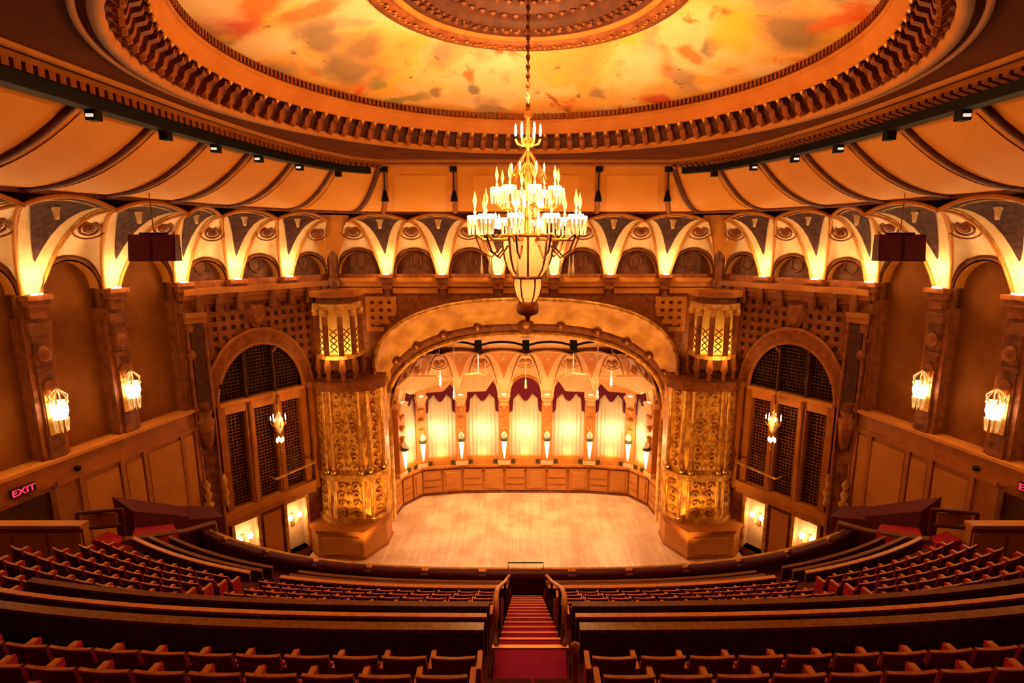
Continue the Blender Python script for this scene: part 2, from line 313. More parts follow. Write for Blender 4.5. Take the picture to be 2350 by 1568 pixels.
# ---- arcade fans, petals, lunettes ---------------------------------------------------
def rib_z(s, H): return H * (1 - (1 - s) ** 2)
def rib_pts(fr, side, zc, H, pr, cw, n=11):
    L = fr.L; h = L / 2; out = []
    for k in range(n):
        s = k / (n - 1); lat = cw + s * (h - cw); u = lat if side == 0 else L - lat
        out.append(fr(u, .12 + pr * s ** 1.25, zc + rib_z(s, H)))
    return out
fans_bays = {}
def vault_row(capl, wallname, zc, H, prf, cw, mats, lamp=None, bulge=.42, skipV=(), nicheb=None, petalbulge=.25, tag_u=None):
    nb = len(capl) - 1; frs = [frame(capl[i], capl[i + 1]) for i in range(nb)]
    pr_of = (lambda i: prf(i)) if callable(prf) else (lambda i: prf)
    # petals between capitals
    for i in range(nb):
        pr = pr_of(i); fr = frs[i]; L = fr.L; h = L / 2; W = walls[wallname(i)]; NA, NBB = 17, 6; rad = h - cw
        def pt(i_, j, fr=fr, L=L, h=h, rad=rad, pr=pr):
            a = -1 + 2 * i_ / (NA - 1); x = a * h; d = h - abs(x); s = max(0, min(1, (d - cw) / (h - cw)))
            za = zc + math.sqrt(max(0, rad * rad - x * x)) * 1.08; zr = zc + rib_z(s, H); nr = .12 + pr * s ** 1.25
            b = j / (NBB - 1)
            zz = za + (zr - za) * b + petalbulge * math.sin(PI * b) * s
            return fr(h + x, nr * b ** 1.2, max(zz, zc))
        pe = MB().grid(pt, NA, NBB).build('vault_petal', mats['web'], W, True)
        c = Vector(pt(8, 2)) * .4 + Vector(pt(8, 3)) * .6; du = Vector(fr.d); dv = Vector(pt(8, 4)) - Vector(pt(8, 2)); dv.normalize(); dv = (dv + Vector((0, 0, 1.1))).normalized()
        nn = du.cross(dv); 
        if nn.dot(fr.n) < 0: nn = -nn
        c = c + nn * .12; rr = .105 * L; dvk = .85
        m = MB().tube([c + du * rr * 1.15 * math.cos(t) + dv * rr * dvk * math.sin(t) for t in [2 * PI * k / 14 for k in range(14)]], .055, 5, True)
        m.tube([c + du * rr * 2.0 * math.cos(t) + dv * (rr * 1.6 * dvk * math.sin(t)) for t in [PI + PI * k / 8 for k in range(9)]], .04, 5)
        m.build('cartouche_ring', mats['dim'], pe, True)
        m = MB()
        for q_, k2 in ((.55, .10), (.2, .16)): m.add([c + nn * k2 * 0 + du * rr * q_ * math.cos(2*PI*k/8) + dv * rr * q_ * dvk * .9 * math.sin(2*PI*k/8) + nn * k2 * .6 for k in range(8)], [tuple(range(8))])
        m.add([c + du * rr * .8 * math.cos(2*PI*k/10) + dv * rr * .7 * dvk * math.sin(2*PI*k/10) + nn * (.0) for k in range(10)] + [c + nn * .12], [(k, (k + 1) % 10, 10) for k in range(10)])
        m.build('cartouche_boss', mats['boss'], pe, False)
        # arch rim
        arc = [fr(h + rad * math.cos(t), .06, zc + 1.08 * rad * math.sin(t)) for t in [PI * k / 18 for k in range(19)]]
        MB().tube(arc, .10, 6).build('arch_rim', mats['rim'], W, True)
        if lamp != 'stage':
            arc2 = [(h + (rad - .14) * math.cos(t), zc + 1.08 * (rad - .14) * math.sin(t)) for t in [PI * k / 18 for k in range(19)]]
            m = MB()
            for k in range(18):
                (ua, za), (ub, zb) = arc2[k], arc2[k + 1]
                m.add([fr(ua, .04, za), fr(ub, .04, zb), fr(ub, -.5, zb), fr(ua, -.5, za)], [(0, 1, 2, 3)])
            m.build('arch_soffit', mats['soffit'], W, True)
            if nicheb is None or not nicheb(i):
                vs = [fr(u, -.5, z) for u, z in arc2]
                lu = MB().add(vs, [tuple(range(19))]).build('lunette', 'lunette', W)
                MB().tube([fr(h + .33 * math.cos(t), -.45, zc + .78 + .46 * math.sin(t)) for t in [2 * PI * k / 16 for k in range(16)]], .06, 5, True).build('medallion', 'brown', lu, True)
    # V panels at the capitals
    for i in range(1, nb):
        if i in skipV: continue
        W = walls[wallname(i)]
        rl = rib_pts(frs[i - 1], 1, zc, H, pr_of(i - 1), cw); rr = rib_pts(frs[i], 0, zc, H, pr_of(i), cw); n = len(rl); NT = 9
        nm = (frs[i - 1].n + frs[i].n).normalized()
        def pv(a, b, off=0.0, rl=rl, rr=rr, nm=nm):
            f = a * (n - 1); k = min(int(f), n - 2); f -= k
            p = Vector(lerp(lerp(rl[k], rl[k + 1], f), lerp(rr[k], rr[k + 1], f), (b + 1) / 2))
            p.z += bulge * a * a * (1 - b * b); p += nm * (off - .15 * a * (1 - b * b) * 0); p.z -= off * .4; return p
        fan = MB().grid(lambda a, b: pv(a / 10, -1 + b / 4), 11, NT).build('vault_fan', mats['web'], W, True)
        m = MB().grid(lambda a, b: pv(.22 + .75 * a / 7, (-1 + b / 3) * (.04 + .80 * (a / 7) ** .7), .05), 8, 7)
        m.build('fan_panel', mats['dark'], fan, True)
        c = pv(.70, 0, .12)
        ov = Vector((0, 0, 1)); du = Vector((nm.y, -nm.x, 0)) * -1
        shp = [(-.22, .24), (-.1, .30), (.1, .30), (.22, .24), (.10, .05), (.06, -.22), (-.06, -.22), (-.10, .05)]
        k_ = frs[i].L / 3.5 * 1.45
        m = MB().add([c + du * x * k_ + ov * z * k_ + nm * .05 for x, z in shp] + [c + du * x * k_ * .6 + ov * z * k_ * .6 + nm * .14 for x, z in shp],
                     [tuple(range(8, 16))] + [(k, (k + 1) % 8, (k + 1) % 8 + 8, k + 8) for k in range(8)])
        m.build('fan_ornament', mats['orn'], fan)
        m = MB()
        for b in (-1, 1): m.tube([pv(a / 10, b, .04) for a in range(11)], .075, 5)
        m.tube([pv(1, -1 + b / 6, .05) for b in range(13)], .09, 5)
        m.build('fan_rib', mats['rib'], fan, True)
        m = MB()
        for b in (-.90, .90): m.tube([pv(.12 + .86 * a / 8, b, .04) for a in range(9)], .035, 4)
        m.tube([pv(.90, (-1 + b / 4) * .72, .06) for b in range(9)], .035, 4)
        m.build('fan_bead', mats['bead'], fan, True)
        # capital
        px, py = capl[i]; t = Vector((-nm.y, nm.x, 0)) ; t2 = Vector((nm.y, -nm.x, 0))
        fc = lambda u, n_, z, px=px, py=py, nm=nm, t2=t2: (px + t2.x * u + nm.x * n_, py + t2.y * u + nm.y * n_, z)
        ca = MB().fbox(fc, -.46, .46, -.2, .62, zc - .22, zc - .02); ca.fbox(fc, -.38, .38, -.2, .50, zc - .5, zc - .22); ca.fbox(fc, -.30, .30, -.2, .36, zc - .95, zc - .5)
        cap = ca.build('capital', mats['cap'], W)
        if lamp:
            MB().fbox(fc, -.17, .17, .34, .50, zc - .02, zc + .05).build('uplight', 'uplamp' if zc > 12 else 'lens', cap)  # on the stage shell these uplights are added to brighten its dark vault
            light(fc(0, .95, zc + .55), UPW if zc > 12 else 14, (1, .62, .25) if zc > 12 else (1, .6, .26), .22)
UPW = 150
MW = dict(web='cream', dim='redbrown', boss='redbrown', rim='brown', soffit='orange', dark='vdark', orn='cream', rib='orange', bead='gold', cap='redbrown')
is_side = lambda i: i < 5 or i >= NB - 5
vault_row(caps, wall_of, ZC, HR, lambda i: 2.75 if is_side(i) else (2.1 if wall_of(i) != 'wall_front' else 1.65), CW, MW, 'up', skipV=(8, NB - 8), nicheb=is_side)
# corner shafts where the organ walls meet the front
for s in (-1, 1):
    W = walls['wall_front']; x, y = s * 12.25, 34.6
    sh = MB().lathe([(.45, 17.2), (.45, 17.6), (.28, 17.8), (.28, 20.3), (.42, 20.5), (.42, 20.9)], (x, y, 0), 10).build('corner_shaft', 'pilaster', W, True)
    MB().add([(s * 12.5, 35, 18), (s * 10.9, 34.2, 20.9), (s * 10.7, 33.4, 21.6), (s * 13.0, 32.4, 21.6), (s * 13.1, 33.0, 20.9)], [(0, 1, 2, 3, 4)]).build('corner_web', 'orange', W)

# ---- front wall trims ---------------------------------------------------------------------
ff = frame((-12.5, 35), (12.5, 35))
m = MB().fbox(ff, 0, 25, 0, .35, 17.5, 17.75); m.fbox(ff, 0, 25, 0, .22, 17.2, 17.5)
m.build('cornice', 'orange', wf)
for k in range(7):
    x = -12.5 + 25 * (k + .5) / 7
    MB().fbox(ff, x + 12.5 - 1.45, x + 12.5 + 1.45, 0, .1, 16.75, 17.1).build('frieze_panel', 'orange', wf)
for k in range(8):
    x = 25 * k / 7
    MB().fbox(ff, max(0, x - .16), min(25, x + .16), 0, .25, 16.55, 17.2).build('console', 'brown', wf)
# ---- organ walls ------------------------------------------------------------------------
for s in (-1, 1):
    fo = orgs[s]; W = walls['wall_' + SIDE[s]]
    m = MB().fbox(fo, 0, 9, 0, .55, 17.3, 17.62); m.fbox(fo, 0, 9, 0, .38, 17.05, 17.3); m.fbox(fo, 0, 9, 0, .2, 16.75, 17.05)
    m.build('cornice', 'wallwood', W)
    for u in (1.0, 2.0, 3.15, 4.3, 6.2, 7.3, 8.3):
        MB().fbox(fo, u - .14, u + .14, .0, .6, 16.35, 17.3).build('console', 'brown', W)
    # perforated field
    m = MB(); a2, rz = ARC_A + .75, ARC_RISE + 1.0
    us = [.25 + .5 * k for k in range(17)]; zs = [11.3 + .54 * k for k in range(11)]
    for u in us:
        z0 = max(11.3, arch_z(u - ARU, a2, ARC_Z, rz))
        if z0 < 16.7: m.fbox(fo, u - .13, u + .13, 0, .07, z0, 16.75)
    for z in zs:
        t = (z - ARC_Z) / rz
        hw = a2 * math.sqrt(max(0, 1 - t * t)) if t < 1 else 0
        if hw > 0:
            if ARU - hw > .2: m.fbox(fo, .12, ARU - hw, 0, .075, z - .14, z + .14)
            if ARU + hw < 8.2: m.fbox(fo, ARU + hw, 8.25, 0, .075, z - .14, z + .14)
        else: m.fbox(fo, .12, 8.25, 0, .075, z - .14, z + .14)
    tag(m.build('perforated_screen', 'redbrown', W), kind='stuff')
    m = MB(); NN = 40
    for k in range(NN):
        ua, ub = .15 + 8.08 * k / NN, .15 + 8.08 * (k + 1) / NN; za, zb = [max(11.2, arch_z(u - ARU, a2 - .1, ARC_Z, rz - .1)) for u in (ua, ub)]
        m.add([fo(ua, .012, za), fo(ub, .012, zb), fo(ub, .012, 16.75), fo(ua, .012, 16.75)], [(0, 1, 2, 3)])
    m.build('hole_shade_sheet', 'dark', W)  # dark sheet standing in for the shade inside the screen's holes
    # archivolt
    def ring(a, rise, n0, n1, a_in, rise_in, z0=10.0):
        m = MB(); N = 30; pr = [(a, rise, n0), (a, rise, n1), (a_in, rise_in, n1), (a_in, rise_in, n0 - .5)]
        def fn(i, j):
            t = PI * i / N; aa, rr, n = pr[j]; return fo(ARU + aa * math.cos(t), n, ARC_Z + rr * math.sin(t))
        m.grid(fn, N + 1, 4); return m
    ring(ARC_A + .62, ARC_RISE + .85, 0, .22, ARC_A + .12, ARC_RISE + .15).build('archivolt', 'redbrown', W, False)
    m = MB().tube([fo(ARU + (ARC_A + .05) * math.cos(t), .12, ARC_Z + (ARC_RISE + .08) * math.sin(t)) for t in [PI * k / 30 for k in range(31)]], .13, 6)
    m.tube([fo(ARU + (ARC_A + .66) * math.cos(t), .16, ARC_Z + (ARC_RISE + .9) * math.sin(t)) for t in [PI * k / 30 for k in range(31)]], .10, 6)
    m.build('arch_moulding', 'wallwood', W, True)
    # shield over the arch
    m = MB().add([fo(ARU + x, n, 15.9 + z) for n, k in ((.1, 1), (.45, .6)) for x, z in [(-.5 * k, .75 * k), (.5 * k, .75 * k), (.6 * k, .1), (.3 * k, -.6 * k), (0, -.9 * k), (-.3 * k, -.6 * k), (-.6 * k, .1)]],
                 [tuple(range(7, 14))] + [(i, (i + 1) % 7, (i + 1) % 7 + 7, i + 7) for i in range(7)])
    m.build('shield', 'redbrown', W)
    # jambs, transom, mullions, grilles : the organ screen is one thing
    og = empty('organ_screen', fo(ARU, 0, 0)); base = Vector(og.location)
    tag(og, 'tall arched organ grille screen with orange frame in the %s wall' % SIDE[s], 'grille')
    def part(mb_, name, m_, sm=False, par=None):
        mb_.v = [tuple(Vector(v) - base) for v in mb_.v]; return mb_.build(name, m_, par or og, sm)
    lo, hi = ARU - ARC_A, ARU + ARC_A
    m = MB().fbox(fo, lo - .1, lo + .28, -.35, .2, 4.5, 11.1); part(m, 'jamb', 'wallwood')
    m = MB().fbox(fo, hi - .28, hi + .1, -.35, .2, 4.5, 11.1); part(m, 'jamb', 'wallwood')
    m = MB().fbox(fo, lo, hi, -.35, .18, 10.5, 11.15); m.fbox(fo, lo, hi, -.3, .28, 11.0, 11.2); part(m, 'transom', 'orange')
    m = MB().fbox(fo, lo - .3, hi + .3, -.35, .35, 4.35, 4.8); m.fbox(fo, lo - .3, hi + .3, -.35, .2, 4.0, 4.35); part(m, 'sill', 'orange')
    for u in (4.42, 6.12):
        m = MB().fbox(fo, u - .22, u + .22, -.35, .22, 4.6, 10.6); part(m, 'mullion', 'wallwood')
        m = MB().tube([fo(u, .26, 4.7), fo(u, .26, 10.9)], .11, 8); part(m, 'colonnette', 'wallwood', True)
    m = MB().fbox(fo, 6.06, 6.2, -.3, .1, 11.1, 13.9); m.fbox(fo, 4.36, 4.48, -.3, .1, 11.1, 13.95); part(m, 'upper_mullion', 'dark')
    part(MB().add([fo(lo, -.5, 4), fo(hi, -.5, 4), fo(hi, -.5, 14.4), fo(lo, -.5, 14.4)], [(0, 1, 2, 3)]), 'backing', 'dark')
    for a, b in ((2.98, 4.16), (4.70, 5.86), (6.40, 7.42)):
        m = MB(); k = 0
        n = round((b - a) / .2)
        for i in range(n + 1): u = a + (b - a) * i / n; m.fbox(fo, u - .028, u + .028, -.25, -.2, 4.8, 10.5)
        for i in range(29): z = 4.85 + .2 * i; m.fbox(fo, a, b, -.22, -.16, z - .028, z + .028)
        tag(part(m, 'lattice', 'brown'), kind='stuff')
    m = MB()
    for i in range(24):
        u = lo + .2 + .2 * i
        if u < hi - .1: m.fbox(fo, u - .03, u + .03, -.25, -.2, 11.1, arch_z(u - ARU, ARC_A, ARC_Z, ARC_RISE))
    for i in range(15):
        z = 11.25 + .2 * i; hw = ARC_A * math.sqrt(max(0, 1 - ((z - ARC_Z) / ARC_RISE) ** 2)); m.fbox(fo, ARU - hw, ARU + hw, -.22, -.16, z - .03, z + .03)
    tag(part(m, 'lattice', 'vdark'), kind='stuff')
    # lit niches below the screen
    for k, (a, b) in enumerate(((2.95, 4.45), (6.15, 7.65))):
        m = MB().add([fo(a, -.6, .3), fo(b, -.6, .3), fo(b, -.6, 3.9), fo(a, -.6, 3.9)], [(0, 1, 2, 3)])
        for u in (a, b): m.add([fo(u, 0, .3), fo(u, -.6, .3), fo(u, -.6, 3.9), fo(u, 0, 3.9)], [(0, 1, 2, 3)])
        m.add([fo(a, 0, 3.9), fo(b, 0, 3.9), fo(b, -.6, 3.9), fo(a, -.6, 3.9)], [(0, 1, 2, 3)])
        m.build('niche', 'cream', W)
        m = MB()
        for u in (a, b): m.fbox(fo, u - .09, u + .09, -.05, .14, .3, 4.0)
        m.fbox(fo, a, b, -.05, .14, 3.85, 4.0); m.build('niche_frame', 'gold', W)
        uc = (a + b) / 2; loc = Vector(fo(uc, -.5, 2.4))
        t = empty('bracket_lamp', loc); tag(t, 'two-bulb bracket lamp glowing in the %s niche under the %s organ grille' % (('inner', 'outer')[k], SIDE[s]), 'wall lamp', 'niche bracket lamps')
        fl = lambda u, n, z, loc=loc, uc=uc: tuple(Vector(fo(uc + u, -.5 + n, 2.4 + z)) - loc)
        MB().fbox(fl, -.09, .09, -.08, .02, -.5, .35).build('back_plate', 'brass', t)
        for u in (-.3, .3):
            MB().tube([fl(0, .02, -.2), fl(u * .6, .25, -.32), fl(u, .32, -.12), fl(u, .32, .1)], .03, 6).build('arm', 'brass', t, True)
            p = fl(u, .32, .25); MB().lathe([(.01, -.16), (.1, -.12), (.17, .02), (.13, .17), (.02, .22)], p, 10).build('globe', 'bulb', t, True)
        light(fo(uc, .1, 2.55), 60, WARM2, .2)
    MB().fbox(fo, 4.75, 5.85, 0, .08, .7, 3.7).build('dado_panel', 'orange', W)
    # small projecting rod below the chandelier
    m = MB().tube([fo(2.4, .5, 6.1), fo(5.3, .9, 6.1)], .07, 6); m.tube([fo(2.4, .0, 6.1), fo(2.4, .5, 6.1)], .06, 6); m.tube([fo(5.3, .2, 6.1), fo(5.3, .9, 6.1)], .05, 6)
    tag(m.build('lighting_bar', 'gold'), 'thin gold lighting bar projecting across the %s organ grille' % SIDE[s], 'bar')
    # outer pilaster beside the screen with panel, corbel and urn
    p = MB().fbox(fo, 8.15, 9.05, 0, .35, 2.0, 16.3).build('pilaster', 'pilaster', W)
    MB().fbox(fo, 8.33, 8.87, .35, .42, 11.6, 15.8).build('pilaster_panel', 'dark', p)
    m = MB().fbox(fo, 8.05, 9.1, 0, .5, 15.85, 16.15); m.fbox(fo, 8.05, 9.1, 0, .62, 16.15, 16.4); m.build('pilaster_cap', 'wallwood', p)
    m = MB().lathe([(.12, 8.9), (.3, 9.4), (.36, 9.9), (.44, 10.6), (.30, 10.7), (.38, 11.1)], fo(8.6, .4, 0)[:2] + (0,), 10); m.build('corbel', 'redbrown', p, True)
    m = MB().lathe([(.02, 4.3), (.26, 4.5), (.2, 4.9), (.34, 5.3), (.12, 5.5), (.28, 5.9), (.10, 6.1), (.22, 6.45), (.08, 6.7), (.2, 7.0), (.02, 7.3)], fo(8.95, .55, 0)[:2] + (0,), 12)
    m.build('urn_finial', 'gold', p, True)
    m = MB().lathe([(.02, 5.3), (.18, 5.5), (.1, 5.8), (.22, 6.2), (.08, 6.5), (.18, 6.9), (.02, 7.3)], fo(7.98, .4, 0)[:2] + (0,), 12); m.build('urn_finial', 'gold', p, True)
    p = MB().fbox(fo, .0, 1.15, 0, .25, 4.2, 11.1); p.fbox(fo, 1.5, 2.35, 0, .3, 4.2, 11.1); p.build('side_pilaster', 'wallwood', W)
    MB().fbox(fo, 0, 2.5, 0, .45, 11.0, 11.35).build('impost', 'wallwood', W)
    m = MB()
    for u in (8.12, 9.0): m.tube([fo(u, .36, 2.2), fo(u, .36, 16.2)], .10, 6)
    m.build('pilaster_bead', 'redbrown', p and W, True)
# ---- side walls --------------------------------------------------------------------------
ZL = 11.15
for s in (-1, 1):
    fs = sides_fr[s]; W = walls['wall_' + SIDE[s]]
    us = [0, 3.65, 6.87, 10.2, 13.55, 16.9]
    for k in range(5):
        a, b = us[k] + .42, us[k + 1] - .42
        m = MB().add([fs(a - .1, -.5, ZL), fs(b + .1, -.5, ZL), fs(b + .1, -.5, 19.5), fs(a - .1, -.5, 19.5)], [(0, 1, 2, 3)])
        for u in (a - .1, b + .1): m.add([fs(u, .05, ZL), fs(u, -.5, ZL), fs(u, -.5, 18), fs(u, .05, 18)], [(0, 1, 2, 3)])
        m.build('niche', 'wall', W)
        m = MB()
        for u in (a, b): m.fbox(fs, u - .11, u + .11, -.1, .08, ZL, 18)
        m.build('niche_jamb', 'brown', W)
    for k in range(0, 6):
        u = us[k]; p = MB().fbox(fs, u - .5, u + .5, -.5, .12, ZL, 17.1).build('pilaster', 'redbrown', W)
        m = MB().fbox(fs, u - .3, u + .3, .12, .24, ZL, 16.4); m.build('pilaster_shaft', 'pilaster', p)
        m = MB().fbox(fs, u - .42, u + .42, .1, .36, 16.4, 16.9); m.fbox(fs, u - .36, u + .36, .1, .30, 14.9, 15.1); m.build('pilaster_band', 'brown', p)
        m = MB()
        for z in (15.6, 14.2):
            m.lathe([(.02, -.32), (.22, -.2), (.26, .05), (.15, .3), (.02, .38)], fs(u, .28, z), 8)
        m.build('pilaster_rosette', 'redbrown', p, True)
    # lower wall with ledge
    m = MB().add([fs(0, .25, 0), fs(30, .25, 0), fs(30, .25, ZL), fs(0, .25, ZL)], [(0, 1, 2, 3)]); m.build('dado_wall', 'wallwood', W)
    MB().fbox(fs, 0, 30, -.55, .38, ZL - .02, ZL + .13).build('ledge', 'orange', W)
    for a, b, z1 in ((.5, 1.1, 10.0), (1.25, 3.1, 9.95), (3.45, 4.25, 9.9), (4.6, 6.1, 9.9)):
        MB().fbox(fs, a, b, .25, .31, 5.0, z1).build('dado_panel', 'wallpanel', W)
    for u in (.3, 1.17, 3.28, 4.42, 6.25):
        MB().fbox(fs, u - .1, u + .1, .25, .36, 5.0, 10.2).build('dado_pilaster', 'wallwood', W)
    MB().fbox(fs, 0, 7.2, .25, .34, 10.15, 10.35).build('dado_rail', 'wallwood', W)
    # door, exit sign, small round speaker
    d = MB().fbox(fs, 7.55, 9.6, .24, .34, 5.0, 10.15).build('door_%d' % (1 if s < 0 else 2), 'dark'); tag(d, 'dark doorway with frame low in the %s side wall' % SIDE[s], 'door', kind='structure')
    m = MB().fbox(fs, 7.38, 7.58, .25, .45, 5, 10.3); m.fbox(fs, 9.55, 9.75, .25, .45, 5, 10.3); m.fbox(fs, 7.38, 9.75, .25, .45, 10.12, 10.32); m.build('door_frame', 'brown', d)
    loc = Vector(fs(8.45, .42, 10.58)); t = empty('exit_sign', loc); tag(t, 'glowing red exit sign above the %s side door' % SIDE[s], 'sign')
    fl = lambda u, n, z, loc=loc, fs=fs: tuple(Vector(fs(8.45 + u, .42 + n, 10.58 + z)) - loc)
    MB().fbox(fl, -.42, .42, -.06, .03, -.16, .18).build('housing', 'black', t)
    cu = bpy.data.curves.new('exit_text', 'FONT'); cu.body = 'EXIT'; cu.size = .36; cu.align_x = 'CENTER'; cu.align_y = 'CENTER'; cu.extrude = .012
    to = bpy.data.objects.new('exit_text', cu); me = bpy.data.meshes.new_from_object(to); bpy.data.objects.remove(to); me.materials.append(M['exit'])
    for v in me.vertices:
        x, y, z = v.co; v.co = fl(-x * 1.1 if s < 0 else x * 1.1, .045 + z, y)
        if s < 0: v.co = fl(-x * 1.1, .045 + z, y)
    obj('lettering', me, t)
    light(fs(8.45, .8, 10.58), 3, (1, .03, .05), .1)
    p = fs(6.35, .36, 10.6); m = MB().lathe([(.0, -.13), (.09, -.1), (.13, 0), (.09, .1), (0, .13)], p, 8)
    tag(m.build('wall_speaker', 'black', None, True), 'small round black speaker on the %s side wall below the ledge' % SIDE[s], 'speaker')
    # wall lanterns on the pilasters
    for k, u in enumerate((3.72, 6.9, 10.2)):
        loc = Vector(fs(u, .24, 13.3)); t = empty('wall_lantern', loc)
        tag(t, 'ornate glowing wall lantern on the %s arcade pilaster, %s from the stage' % (SIDE[s], ORD[k]), 'wall lamp', 'wall lanterns')
        fl = lambda uu, n, z, loc=loc, u=u, fs=fs: tuple(Vector(fs(u + uu, .24 + n, 13.3 + z)) - loc)
        MB().fbox(fl, -.22, .22, 0, .06, -1.0, .95).build('back_plate', 'brass', t)
        c = fl(0, .42, 0)
        MB().lathe([(.06, -.36), (.22, -.3), (.30, 0), (.28, .28), (.24, .32)], c, 10).build('glass_bowl', 'bulb', t, True)
        m = MB().lathe([(.31, .30), (.34, .36), (.30, .42)], c, 10)
        for q_ in range(6):
            a = q_ * PI / 3; m.tube([(c[0] + .3 * math.cos(a), c[1] + .3 * math.sin(a), .36), (c[0] + .34 * math.cos(a), c[1] + .34 * math.sin(a), .62), (c[0] + .2 * math.cos(a), c[1] + .2 * math.sin(a), .78), (c[0], c[1], .95)], .03, 5)
        m.build('crown', 'crystal', t, True)
        m = MB()
        for q_ in range(8):
            a = q_ * PI / 4; m.tube([(c[0] + .24 * math.cos(a), c[1] + .24 * math.sin(a), -.3), (c[0] + .2 * math.cos(a), c[1] + .2 * math.sin(a), -.85)], [.05, .02], 5)
        m.build('crystal_drop', 'crystal', t, True)
        MB().tube([fl(0, 0, .1), fl(0, .2, .5), fl(0, .42, .92)], .03, 5).build('bracket', 'brass', t, True)
        light(tuple(Vector(c) + loc + Vector(fl(0, .45, .1)) - Vector(fl(0, 0, 0))), 120, WARM, .25)
# ================================================================ ceiling, cove and dome
ZK = 24.2
EL = [(-12.2, -3), (-12.2, 2), (-12.2, 6), (-12.15, 9.5), (-12.1, 12.7), (-12.0, 15.8), (-11.9, 18.7), (-11.65, 21.2), (-11.25, 23.7), (-10.6, 26.3), (-9.6, 28.7), (-7.85, 30.2)]
BL = [(-19.2, -3), (-19.0, 2), (-18.8, 6), (-18.5, 9.8), (-18.1, 13), (-17.65, 16), (-17.1, 18.8), (-16.5, 21.5), (-15.75, 24.3), (-14.7, 27.2), (-13.0, 30.2), (-10.2, 32.6)]
E2 = EL + [(-7.55, 30.2), (-3.85, 30.25), (3.85, 30.25), (7.55, 30.2)] + [(-x, y) for x, y in EL[::-1]]
B2 = BL + [(-8.55, 33.2), (-4.25, 33.3), (4.25, 33.3), (8.55, 33.2)] + [(-x, y) for x, y in BL[::-1]]
NE = len(E2)
DC = (0, 16.6)
# flat ceiling plate with the dome opening
def ray_poly(ang, poly):
    d = Vector((math.cos(ang), math.sin(ang))); o = Vector(DC); best = None
    for i in range(len(poly)):
        a = Vector(poly[i]); b = Vector(poly[(i + 1) % len(poly)]); e = b - a; den = d.x * e.y - d.y * e.x
        if abs(den) < 1e-9: continue
        t = ((a - o).x * e.y - (a - o).y * e.x) / den; q = ((a - o).x * d.y - (a - o).y * d.x) / den
        if t > 0 and -1e-6 <= q <= 1 + 1e-6 and (best is None or t < best): best = t
    return best
angs = sorted([2 * PI * k / 120 for k in range(120)] + [math.atan2(y - DC[1], x - DC[0]) % (2 * PI) for x, y in E2])
mb = MB()
def plate(i, j):
    a = angs[i]; r = ray_poly(a, E2) if j else 9.98; return (DC[0] + r * math.cos(a), DC[1] + r * math.sin(a), ZK)
mb.grid(plate, len(angs), 2, True)
ceil = mb.build('ceiling', 'ceil'); tag(ceil, 'dark brown ceiling around the great painted dome', 'ceiling', kind='structure')
def lat(prof, name, m_, n=144, sm=True, par=None): return MB().lathe(prof, (DC[0], DC[1], 0), n).build(name, m_, par or ceil, sm)
lat([(10.25, 24.2), (10.25, 24.14), (10.12, 24.14), (10.12, 24.2)], 'ceiling_bead', 'orange')
lat([(9.98, 24.2), (9.95, 24.08), (9.72, 24.08), (9.70, 24.26)], 'dome_rim', 'orange')
lat([(9.70, 24.26), (9.66, 24.30), (9.40, 24.62), (9.36, 24.80), (9.02, 24.80)], 'dome_frieze', 'shadedark')
lat([(9.02, 24.80), (8.98, 24.76), (8.92, 24.80), (8.95, 24.86), (8.82, 25.02), (8.76, 25.22)], 'dome_band', 'orange')
lat([(8.76, 25.22), (8.70, 25.22), (8.72, 25.34), (8.86, 25.40), (8.86, 25.60)], 'dome_lip', 'orange')
MOD = MB(); pg = [(.26, 24.24), (.10, 24.20), (-.06, 24.34), (-.12, 24.54), (-.30, 24.62), (-.36, 24.76), (-.05, 24.80), (.26, 24.50)]
MOD.add([(x, y, z) for x in (-.12, .12) for y, z in pg], [tuple(range(8)), tuple(range(8, 16))[::-1]] + [(k, (k + 1) % 8, (k + 1) % 8 + 8, k + 8) for k in range(8)])
MOD.lathe([(0, -.13), (.11, -.06), (.11, .06), (0, .13)], (0, .08, 24.24), 6)
mod_me = MOD.mesh('modillion', 'redbrown')
BEAD = MB().lathe([(0, -.11), (.1, 0), (0, .11)], (0, 0, 0), 6).mesh('pearl', 'gold', True)
NMD = 104
for k in range(NMD):
    a = 2 * PI * (k + .5) / NMD; x, y = DC[0] + 9.42 * math.cos(a), DC[1] + 9.42 * math.sin(a)
    o = obj('modillion', mod_me, ceil, (x, y, 0), a - PI / 2); 
    x, y = DC[0] + 9.0 * math.cos(a), DC[1] + 9.0 * math.sin(a); obj('pearl', BEAD, ceil, (x, y, 24.74))
m = MB()
for k in range(300):
    a = 2 * PI * k / 300; c_, s_ = math.cos(a), math.sin(a); tx, ty = -s_ * .05, c_ * .05
    m.hexa([(DC[0] + r * c_ + e * tx, DC[1] + r * s_ + e * ty, z) for z in (25.36, 25.56) for r, e in ((8.66, -1), (8.66, 1), (8.80, 1), (8.80, -1))])
tag(m.build('dome_dentil_course', 'redbrown', ceil), kind='stuff')
# mural (shallow painted bowl) and the central medallion
prof = []
for k in range(13):
    t = k / 12; r = 8.86 + (4.66 - 8.86) * t; prof.append((r, 25.58 + 1.37 * math.sin(t * PI / 2) ** 1.0 * (.75 * t + .25)))
mur = lat(prof, 'mural', 'mural', 96)
